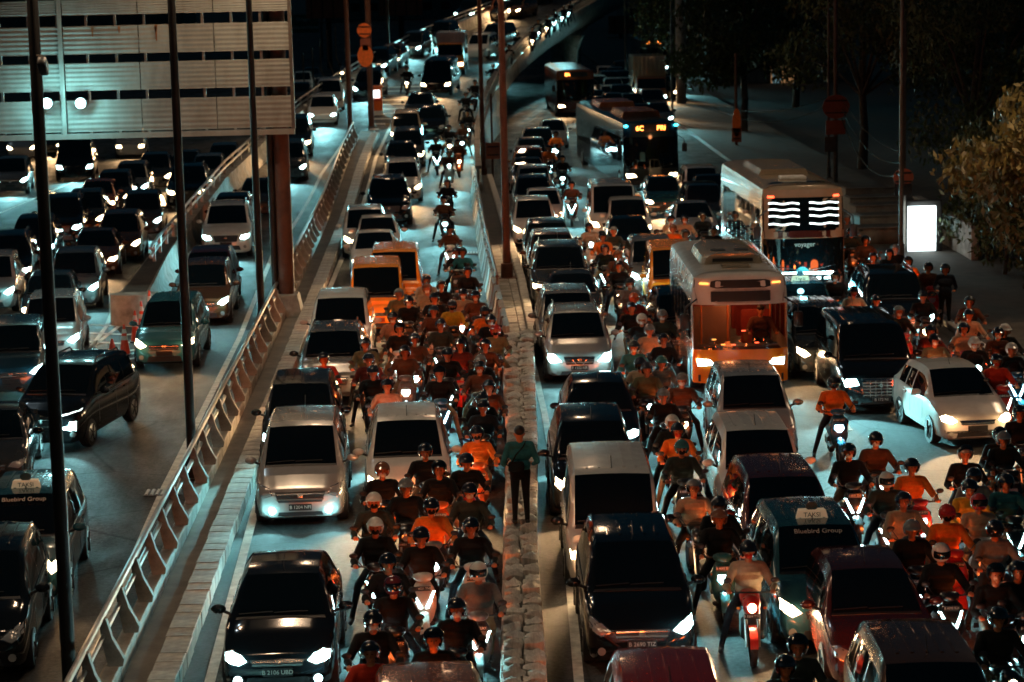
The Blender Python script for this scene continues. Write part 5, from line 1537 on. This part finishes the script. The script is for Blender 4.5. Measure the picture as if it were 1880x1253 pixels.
for k in range(5): obj('light_bar', opatch(bvh, [((-.72 + k * .3) * hw, .72), ((-.52 + k * .3) * hw, .72), ((-.52 + k * .3) * hw, .78), ((-.72 + k * .3) * hw, .78)], .02, .02), 'lamp_cool', t)
lamp('bumper_glow', t, (0, -.5, .8), 'POINT', 55, (.1, .85, 1.0), soft=.3)
h = cast(bvh, 0, 1.80, 'y')[0]
text('voyager', .20, 'plate_text', t, (0, h.y - .03, 1.78))
obj('roof_unit', MB().loft([[(x, y, z) for x, z in ((-.8, 3.55), (.8, 3.55), (.7, 3.72), (-.7, 3.72))] for y in (4.0, 7.5)]), PAINT['beige'], t)
rwg = obj('roof_window', opatch(bvh, [(-.8 * hw, 1.0), (.8 * hw, 1.0), (.62 * hw, 1.5), (-.62 * hw, 1.5)], .008, .02, 'z', 5), 'glass', t)
obj('roof_hatch', MB().rbox(-.4, .4, 2.0, 2.6, 3.57, 3.66, .02), 'white_plain', t)

# articulated city bus with orange route display, and others far off
P2 = on(1198, 352, 'G')
t, bvh, b = put_bus('artic', 16.5, 2.5, 3.15, 1.05, 2.45, P2, rad(4.5), 'long dark city bus showing an orange lit route display', PAINT['navy'], PAINT['charcoal'], led=('6C', 'PRI'), light='h', nwin=9)
for s in (-1, 1): obj('roof_lamp', MB().ell((s * 1.14, .22, 2.95), (.09, .06, .06), 10, 7), 'lamp_cyan', t)
obj('roof_unit', MB().loft([[(x, y, z) for x, z in ((-.9, 3.16), (.9, 3.16), (.8, 3.42), (-.8, 3.42))] for y in (3.0, 6.5)]), PAINT['copper'], t)
obj('roof_unit', MB().loft([[(x, y, z) for x, z in ((-.9, 3.16), (.9, 3.16), (.8, 3.42), (-.8, 3.42))] for y in (10.5, 13.5)]), PAINT['copper'], t)
obj('interior_panel', MB().box(-.9, .9, .48, .52, 1.6, 2.3), 'partition', t)
lamp('cabin_light', t, (0, -.35, 2.5), 'POINT', 5, (1, .35, .12), soft=.1)
P3 = on(1058, 215, 'G')
put_bus('farbus_a', 11, 2.5, 3.1, 1.05, 2.45, P3, rad(2), 'dim far bus with small red display under the flyover pier', PAINT['copper'], PAINT['maroon'], led=('8A', ''), light='h', nwin=6)
P4 = on(1202, 140, 'G')
put_bus('farbus_b', 11, 2.5, 3.2, 1.05, 2.45, P4, 0, 'farthest bus with bright orange display behind the box lorry', PAINT['charcoal'], PAINT['charcoal'], led=('3F', 'P1'), light='c', nwin=6)

def lorry(loc, rz, label, cabm, boxm, light, L=5.8, W=2.1, H=3.0):
    t = thing('box_lorry', loc, rz, label, 'lorry')
    hw = W / 2
    cab = MB().loft([[(x * q, y, z) for x, z in ((-hw * .92, .4), (hw * .92, .4), (hw * .95, 1.1), (hw * .85, zt), (-hw * .85, zt), (-hw * .95, 1.1))] for y, q, zt in ((0, .96, 1.25), (.08, 1, 1.35), (.42, 1, 2.05), (1.5, 1, 2.12))])
    c = obj('cab', cab, cabm, t)
    bv = BVHTree.FromPolygons([Vector(v) for v in cab.v], cab.f)
    obj('windshield', opatch(bv, [(-.86 * hw, 1.32), (.86 * hw, 1.32), (.80 * hw, 1.98), (-.80 * hw, 1.98)], .01, .02, sub=4), 'glass', t)
    lm = 'lamp_cool' if light == 'c' else 'lamp_warm'
    for s in (-1, 1):
        obj('headlight', opatch(bv, [(s * .55 * hw, .66), (s * .88 * hw, .66), (s * .88 * hw, .84), (s * .55 * hw, .84)], .012, .02), lm, t)
        obj('mirror', MB().rbox(s * (hw + .12) - .08, s * (hw + .12) + .08, .3, .36, 1.4, 1.8, .02), 'trim', t)
        for wy in (.8, L - 1.2): obj('wheel', MB().disc_x((0, wy, .4), .4, s * (hw - .25), s * hw * .99, 18), 'rubber', t)
    obj('grille', opatch(bv, [(-.45 * hw, .64), (.45 * hw, .64), (.45 * hw, .86), (-.45 * hw, .86)], .01, .02), 'trim', t)
    bo = obj('cargo_box', MB().rbox(-hw, hw, 1.62, L, .75, H, .03), boxm, t)
    for k in range(8):
        x = lerp(-hw + .12, hw - .12, k / 7)
        obj('rib', MB().box(x - .03, x + .03, 1.585, 1.62, 2.14, H - .06), boxm, bo)
    lamp('headlight_beam', t, (0, -.12, .75), 'SPOT', 500, COOL if light == 'c' else WARM, (rad(80), 0, math.pi), 110, .8, .2)
    return t
lorry(on(1197, 198, 'G'), 0, 'pale box lorry with ribbed cargo box in the far jam', PAINT['copper'], PAINT['beige'], 'c', H=3.5, W=2.3)
lorry(on(827, 140, 'E'), rad(-3), 'box lorry with orange cab coming down the ramp', PAINT['orange'], PAINT['white'], 'h', L=5.4, W=1.9, H=2.75)
# ------------------------------------------------------------------ the cars, one line each
# shape colour x y anchor(g = ground under the bumper, r = top edge of the windscreen) lamps turn lane [plate]
CARS = '''
hatch black 512 1288 g cf 1 M B_2106_UBD
mpv2 silver 553 972 g nf 1 M B_1204_NFI
mpv charcoal 556 703 r c 1 M
mpv white 750 770 r h 1 M B_2282
cross grey 614 607 r h 1 M
mpv2 white 626 546 r 0 1 M
van orange 692 490 r h 1 M
van orange 724 462 r 0 1 M
sedan white 692 426 r h 2 M
hatch white 696 399 r h 2 M
mpv white 673 384 r h 2 M
suv black 715 328 r cL 2 M
mpv white 741 297 r h 2 M
hatch black 738 263 r 0 2 M
mpv charcoal 749 240 r h 2 M
mpv beige 746 207 r h 2 M
hatch black 789 197 r cL 0 M
sedan charcoal 768 172 r c 0 M
mpv copper 795 1302 r 0 2 M
bigvan black 800 178 g h -3 T
mpv white 872 112 g 0 -8 T
suv charcoal 898 96 g c -10 T
mpv brown 938 36 g h -12 T
hatch charcoal 905 40 g h -10 T
mpv copper 882 40 g h -10 T
suv black 852 44 g c -8 T
mpv charcoal 802 86 g c -6 T
mpv charcoal 752 108 g c -4 T
hatch brown 712 128 g h -3 T
mpv black 688 142 g c -3 T
mpv black 672 186 g c -2 T
hatch charcoal 645 152 g h -2 T
mpv charcoal 968 12 g c -14 T
hatch charcoal 915 14 g c -12 T
xpan black 78 832 g c -11 L
mpv teal 303 682 g h 0 L
mpv brown 372 600 g c 2 L
mpv maroon 388 462 r 0 2 L
suv white 416 476 g c 2 L
mpv black 428 360 r 0 2 L
sedan charcoal 478 330 r 0 2 L
mpv charcoal 532 336 g c 2 L
suv black 540 292 g h 2 L
hatch white 592 233 g c 2 L
mpv white 606 206 g 0 2 L
mpv taxi_blue 52 905 r h 2 L
mpv black -22 1010 r 0 4 L
sedan charcoal 2 752 r 0 6 L
mpv navy 38 596 r c 6 F
mpv silver 106 546 r c 6 F
hatch charcoal 103 504 r h 5 F
mpv grey 146 463 r c 5 F
sedan brown 186 423 r h 5 F
mpv brown 226 392 r h 4 F
mpv charcoal 267 355 r c 4 F
suv black 22 432 r c 6 F
mpv silver -6 470 r c 6 F
mpv black 70 400 r c 5 F
suv black 120 362 r c 5 F
mpv charcoal 163 352 r h 5 F
hatch copper 186 332 r h 5 F
mpv charcoal 214 316 r h 4 F
mpv grey 247 300 r c 4 F
mpv charcoal 290 283 r h 4 F
suv black 350 305 r h 3 F
mpv grey 386 286 r h 3 F
mpv charcoal 414 266 r c 3 F
hatch charcoal 345 278 r 0 3 F
mpv grey 20 360 g c 6 F
bigvan black 138 334 g c 6 F
van silver 240 292 g h 5 F
mpv silver 40 296 g h 6 F
hatch charcoal 90 288 g h 6 F
mpv charcoal 552 196 g 0 2 F
mpv white 556 172 g 0 2 F
hatch charcoal 572 158 g 0 2 F
mpv black 1180 1240 g cR -1 R B_2690_TIZ
van white 1122 868 r hf -1 R
mpv black 1084 772 r h -1 R
hatch black 1096 701 r c -1 R
cross silver 1065 706 g c -1 R F_1322_NR
mpv grey 1040 537 r c -1 R
sedan charcoal 1046 502 r 0 -1 R
suv charcoal 1024 453 r h -1 R
mpv brown 1012 430 r 0 -1 R
mpv charcoal 1003 409 r c -1 R
mpv white 978 367 r h -1 R
hatch white 994 349 r h -1 R
mpv charcoal 977 326 r c -1 R
mpv silver 978 308 r h -1 R
sedan charcoal 970 291 r 0 0 R
mpv copper 969 273 r 0 0 R
mpv charcoal 975 256 r 0 0 R
suv black 986 238 r c 0 R
hatch silver 1014 222 r 0 0 R
mpv red 1228 1272 r 0 -1 S
mpv silver 1376 688 r 0 -1 S
mpv white 1387 788 r h -1 S
mpv maroon 1436 874 r h 0 S
mpv taxi_blue 1497 962 r hL 0 S
hatch maroon 1592 1042 r cR 0 S
mpv brown 1702 1214 r 0 -2 S
van orange 1236 458 r c -1 S
mpv black 1250 540 r 0 -1 S
mpv grey 1196 441 r c -1 S
hatch black 1152 401 r h -1 S
mpv white 1150 366 r h -1 S
bigvan white 1124 341 r h -1 S
hatch blue 1213 326 r h -1 S
sedan silver 1270 372 r c -1 S
mpv charcoal 1288 340 r c -1 S
sedan charcoal 1300 322 r c -1 S
mpv white 1286 308 r 0 -1 S
mpv charcoal 1503 562 r h 0 K
alph black 1618 762 g c -1 K B_172_NI
hatch white 1795 824 g h 5 K
suv black 1634 502 r c -2 K
mpv taxi_blue 1474 520 r 0 0 K
'''
far = random.Random(12)
FARCARS = []
for row, (yy, x0, x1, n) in enumerate([(238, 1092, 1230, 4), (222, 1080, 1225, 4), (207, 1078, 1160, 3), (190, 1088, 1160, 3), (176, 1096, 1160, 3), (165, 1100, 1150, 2), (152, 1108, 1160, 2), (192, 1222, 1228, 1), (178, 1224, 1230, 1)]):
    for k in range(n):
        x = lerp(x0, x1, (k + .5) / n) + far.uniform(-5, 5)
        FARCARS.append('%s %s %d %d g %s 0 D' % (far.choice(['mpv', 'hatch', 'mpv', 'suv', 'sedan']), far.choice(['charcoal', 'black', 'silver', 'grey', 'white', 'charcoal']), x, yy + far.randint(-3, 3), far.choice('ccch')))
LANE = {'M': 'queue down the middle ramp', 'T': 'traffic on the flyover top', 'L': 'traffic between left railing and barrier', 'F': 'far left road beyond the barrier',
        'R': 'queue beside the stone median', 'S': 'lane of the orange city bus', 'K': 'lane by the right pavement', 'D': 'distant jam beyond the dark bus'}
ORD = ['nearest', 'second', 'third', 'fourth', 'fifth', 'sixth', 'seventh', 'eighth', 'ninth', 'tenth', 'eleventh', 'twelfth', 'thirteenth', 'fourteenth', 'fifteenth', 'sixteenth', 'seventeenth', 'eighteenth', 'nineteenth', 'twentieth']
def ordn(i):
    if i < 20: return ORD[i] + ('' if i == 0 else ' nearest')
    t = {2: 'twenty', 3: 'thirty', 4: 'forty', 5: 'fifty', 6: 'sixty'}[(i + 1) // 10]
    u = (i + 1) % 10
    return (t + '-' + ['', 'first'][1] if u == 1 else t[:-1] + 'ieth' if u == 0 else t + '-' + ORD[u - 1]) + ' nearest'
KW = {'mpv': ('people carrier', 'car'), 'mpv2': ('people carrier', 'car'), 'xpan': ('people carrier', 'car'), 'hatch': ('hatchback', 'car'), 'sedan': ('saloon car', 'car'), 'suv': ('offroad car', 'car'),
      'cross': ('estate car', 'car'), 'van': ('van', 'van'), 'alph': ('luxury van', 'van'), 'bigvan': ('minibus', 'minibus')}
SPECIAL = {('hatch', 512): 'dark hatchback with four blazing white lamps at the bottom of the middle ramp', ('mpv2', 553): 'silver-grey rounded people carrier with two lit fog lamps behind the dark hatchback',
           ('xpan', 78): 'black people carrier with slanted light strips crossing lanes behind the left pole', ('cross', 1065): 'silver estate car with roof rails and bright headlights beside the stone median',
           ('alph', 1618): 'black luxury van with a big chrome grille left of the white hatchback', ('hatch', 1795): 'white hatchback turned sideways with warm headlights near the right edge',
           ('mpv', 1497): 'dark blue taxi with a lit-up roof sign among the bikes at lower right', ('mpv', 52): 'dark taxi with a roof sign half hidden by the thick left pole',
           ('mpv', 1180): 'black people carrier with one cool fog light at the bottom beside the median', ('mpv', 1228): 'red car cut off by the bottom edge beside the median lane',
           ('mpv', 795): 'copper-roofed car cut off by the bottom edge below the bikes', ('van', 692): 'orange van facing the motorbike swarm on the middle ramp', ('van', 1236): 'orange minibus-like van left of the white city bus',
           ('mpv', 750): 'white people carrier boxed in by motorbikes on the middle ramp', ('van', 1122): 'white van with warm lamps directly behind the black people carrier'}
ents = []
for ln in (CARS.strip().split('\n') + FARCARS):
    f = ln.split()
    kind, col, x, y, an, li, yw, lane = f[0], f[1].replace('_', ' '), float(f[2]), float(f[3]), f[4], f[5], float(f[6]), f[7]
    zone = 'E' if lane in 'MTL' else 'G'
    k = KINDS[kind]
    if an == 'g': P = on(x, y, zone)
    else:
        P = on(x, y, zone, k[2] - .03)
        P.y -= k[6]; P.x -= k[6] * (at(x, y, 0).x / at(x, y, 0).y) * 0
        P.z = zr(P.y) if zone == 'E' else 0
    ents.append([lane, P, kind, col, li, yw, f[8].replace('_', ' ') if len(f) > 8 else None, int(x)])
cnt = {}
ROOTS = {}
for lane, P, kind, col, li, yw, plate, px in sorted(ents, key=lambda e: (e[0], e[1].y)):
    i = cnt.get(lane, 0); cnt[lane] = i + 1
    lab = SPECIAL.get((kind, px)) or '%s %s, %s in the %s' % (col, KW[kind][0], ordn(i), LANE[lane])
    lod = 2 if P.y < 70 else 1 if P.y < 115 else 0
    rz = rad(yw) + random.uniform(-.012, .012)
    if lane == 'T' or (lane == 'M' and P.y > 112): rz -= math.atan(.0023 * max(0, P.y - 106))
    gr = 'vehicles in the ' + LANE[lane]
    r = put_car(kind, col, P, rz, li, lod, lab, 'taxi' if col == 'taxi blue' else KW[kind][1], gr, plate, 'plate_red' if px in (692, 724) else 'plate', mirror='black' if col in ('black', 'charcoal') or px in (1122, 614) else None, gain=.4 if lane == 'L' and P.y < 80 else .75 if lane == 'F' else 1.9 if lane in 'RSK' else 1.15 if lane == 'M' else 1.0)
    if lane in 'MTL' and P.y > 93: r.rotation_euler.x = math.atan(zr(P.y + 2) - zr(P.y)) / 2
    ROOTS[(kind, px)] = r
# taxi signs and window lettering
for key in (('mpv', 1497), ('mpv', 52), ('mpv', 1474)):
    r = ROOTS[key]; bvh = PROTO['mpv'][1]
    k = KINDS['mpv']
    s = obj('roof_sign', MB().loft([[(x * q, 0 + dy, z) for x, z in ((-.26, 1.66), (.26, 1.66), (.22, 1.80), (-.22, 1.80))] for dy, q in ((k[6] + .30, 1), (k[6] + .44, .92))]), 'taxi_cream', r)
    text('TAKSI', .105, 'plate', s, (0, k[6] + .285, 1.725))
    e = obj('roof_emblem', MB().disc_y((0, 0, 1.86), .10, k[6] + .33, k[6] + .37, 18, .75), PAINT['taxi blue'], r)
    if key[1] != 1474:
        y0, z0 = lerp(k[5], k[6], .80), lerp(k[4], k[2] - .045, .84)
        ang = math.atan2(k[2] - .045 - k[4], k[6] - k[5])
        ws = [c for c in r.children if c.name.startswith('windshield')][0]
        text('Bluebird Group', .12, 'plate_text', ws, (.02, y0 - .035, z0 + .035), (ang, 0, 0))
lamp('roof_sign_glow', ROOTS[('mpv', 1474)], (0, 1.5, 2.0), 'POINT', 18, (.3, .9, 1), soft=.1)

# ------------------------------------------------------------------ motorbikes and riders
# helmet x y, jacket, helmet, flags, bike, bike colour, lamp, pose
JK = dict(k='black', d='green', n='navy', b='brown', m='maroon', o='orange', r='red', t='tan', g='grey', v='olive', e='teal', w='white', p='peach', y='yellow')
HK = dict(k='black', w='white', g='grey', r='red', b='brown', e='teal', o='orange', m='maroon')
BK = dict(V='scoot_v', H='scoot_h', S='vespa', N='moto')
BC = dict(k='black', w='white', r='red', u='blue', g='grey', e='teal', o='orange')
RIDERS = {
 'M': '''780 516 t k - H k 0;786 531 t b M H w 0;810 524 k k - V k 0;848 541 t k M H w c;876 545 b k M H k 0;892 572 o k D H r 0;735 540 v g - N g h;748 554 k k M V k 0;794 549 k k - H k h;791 572 b k - H g 0
835 562 y k D H k 0;719 585 p k M N k 0;731 605 k k U V w c;810 598 d k V V k c;902 589 k k M H k 0;904 608 v r D N k 0;762 624 b k - H k c;890 633 b k - H k 0;676 633 v k - H k 0;840 635 m k - H r 0
745 647 b k - H g c;821 651 k k - V k c;675 659 m k V H k 0;685 684 k k - H k 0;888 664 k g M H k 0;875 676 b k M H k 0;704 710 p k B H w c;810 687 k k U V u c;891 712 b k - H k 0;879 733 k k - H u 0
884 748 n k - H k 0;879 797 o k D H o 0;592 660 r k - H k 0;788 830 k k - H k 0;708 861 k b M H k 0;807 864 k k U H o c;744 896 k g - N k 0;863 845 k k - H r 0;693 921 d w D N k 0;862 904 d k M H g 0
796 932 o k D H g c;693 969 k w D V k c;870 969 k k - H w 0;778 986 k k - V w c;717 1030 k k - H w c;729 1078 k m F H k 0;873 1052 g w F V g c;687 1142 k k M H u c;834 1113 k k M H k 0;674 1200 r k V H k 0;805 1176 k k U N k 0''',
 'U': '''819 337 k k - H k c;817 368 b k - H k c;825 422 b k - V w c;837 464 k k - H k 0;850 464 e k - H k 0;860 499 k k - H k 0;802 256 k k - V k c;825 233 k k - H k h;846 228 b k - H k c;858 206 k k - H k c
852 172 k k - N k 0;842 260 b k - H o h;824 280 b k - S w c;746 125 k k - H k h;869 150 k k - N k 0;916 70 k k - H k c;948 62 k k - V k c;931 85 k k - H k c;900 120 k k - H k c;986 38 k k - H k c;1000 30 k k - H k h
1015 20 k k - V k c;1028 12 k k - H k c;975 52 k k - H k h;1040 4 k k - H k c''',
 'R': '''1135 488 k k - H k h;1157 520 g k M H k 0;1168 548 m o - H r 0;1161 566 k k - H e c;1173 588 k w M H k 0;1218 580 d g M H k c;1196 607 t g - H k 0;1214 625 k k V H k 0;1170 638 e k M H k 0;1173 670 t k D H k 0
1188 679 v k - N k c;1216 667 g e - H o 0;1246 699 b g M H k h;1223 727 k g - H k 0;1233 777 k w - H k 0;1241 792 o k Q H r 0;1254 824 d e D H k c;1279 897 t g V N k h;1327 928 k k - H k 0;1318 952 k b - H e c
1367 1012 t k Q N r h;1455 1188 d k U H k 0;1446 1226 k k - H k 0;1084 417 t k - S w c;1123 424 d g - H w c;1110 457 k k - V k c;1134 470 b b - H k 0;1103 436 o k - H k h;1046 340 b k - V k c;1009 273 o k - H k c
1018 247 o k - H k c;1030 292 k k - H k c;1229 404 t k M H k 0;1259 404 t k M H k 0;1238 420 o b - H k 0;1258 430 k k - H k 0;1290 398 k k - H k c;1309 424 k k - H k c''',
 'K': '''1531 704 o k F H u c;1559 830 k k M V k c;1610 809 b k M N k c;1619 880 d w F V k c;1682 858 o k - H r c;1668 921 t k V H k 0;1769 835 k g U H k 0;1846 808 k g - H k 0;1829 800 k k - H k 0;1783 877 g k - H k 0
1789 897 y k - H k 0;1800 925 t r F H w 0;1742 945 o r D H r 0;1670 973 k g - H k c;1824 974 g k F N k 0;1733 1017 k w F V k c;1851 887 e k - V k c;1834 1055 k k U H k 0;1841 1137 k k - N k h;1870 1050 k k - H k c
1557 403 g g - H k 0;1562 426 d k - H k 0;1593 442 b k - H k 0;1602 474 b k - H k h;1629 467 k k - H k 0;1645 458 k g - H k 0;1667 480 o k - H k 0;1703 492 b k - H r 0;1529 510 k k M H k c;1570 537 t k Q H k 0
1605 553 k k - H k 0;1655 573 k g M H r 0;1777 553 b k - H k 0;1785 579 t k B H k 0;1764 603 t k - H r 0;1714 609 m k - H k h;1838 613 b k M H k 0;1852 607 k w - H k 0;1720 625 v k M N k 0;1786 629 k w M S k c
1833 663 r k Q V r c;1858 640 k w - V u c;1690 545 k k - H k h;1868 760 k k - N k 0'''}
AREA = {'M': 'bikes left of the stone median', 'U': 'bikes coming down the ramp', 'R': 'bikes filtering past the city bus', 'K': 'bikes by the right pavement'}
legs = ['black', 'jeans', 'black', 'navy', 'khaki']
HO = 1.17
RN = random.Random(3)
for area, txt in RIDERS.items():
    L_ = [e.split() for ln in txt.split('\n') for e in ln.split(';') if e.strip()]
    zone = 'E' if area in 'MU' else 'G'
    rows = []
    for e in L_:
        P = on(float(e[0]), float(e[1]), zone, 1.57)
        P.y -= 1.12
        P.z = zr(P.y) if zone == 'E' else 0.0
        rows.append((P, e))
    rows.sort(key=lambda r: r[0].y)
    for i, (P, e) in enumerate(rows):
        j, h, fl, bk, bc, li = JK[e[2]], HK[e[3]], e[4].replace('-', ''), e[5], BC[e[6]], e[7]
        near = P.y < 62
        lod = 2 if P.y < 52 else 1 if P.y < 80 else 0
        rz = RN.uniform(-.07, .07)
        if zone == 'E': rz -= math.atan(.0023 * max(0, P.y - 106))
        pose = RN.choice(['board', 'foot', 'feet', 'feet', 'foot', 'lean'])
        fx = ', masked' if 'M' in fl else ', backpack' if 'B' in fl else ', visored' if 'F' in fl else ''
        put_person(pose, P, rz, j, RN.choice(legs), h, fl, '%s-clad rider, %s helmet%s, %s of the %s' % (j, h, fx, ordn(i), AREA[area]), 'riders of the ' + AREA[area], near)
        pl_ = RN.choice(['B 3204 TYG', 'B 4413 FTC', 'B 6021 TNB', 'B 3387 UKT', 'B 4092 SLX']) if lod == 2 else None
        put_bike(BK[bk], bc, P, rz, li, lod, '%s %s%s, %s of the %s' % (bc, 'motorcycle' if bk == 'N' else 'scooter', ' with lit headlight' if li != '0' else '', ordn(i), AREA[area]), AREA[area], pl_)

# pillion riders and people on foot
mp = at(957, 962, .74)
put_person('stand', (mp.x, mp.y, .74), rad(186), 'teal', 'black', None, '', 'man in a teal shirt standing with his back turned on the stone median', None, True)
stp = obj('shoulder_bag', MB().rbox(-.16, .12, -.06, .06, 0, .18, .03), CLOTH['black'], None, (mp.x - .05, mp.y - .20, .74 + .98), None, 'small black shoulder bag on the back of the man in teal', 'bag')
obj('strap', MB().tube([(-.1, -.02, .16), (-.02, .02, .30), (.10, .06, .42), (.16, .17, .50), (.12, .30, .42), (-.1, .36, .2), (-.2, .2, .1), (-.14, .02, .1)], .014, 6), CLOTH['black'], stp)
p = on(1735, 600, 'G')
put_person('stand', (p.x, p.y, .0), rad(-10), 'navy', 'black', 'black', '', 'tall dark figure standing at the pavement behind the helmeted riders', None, True)
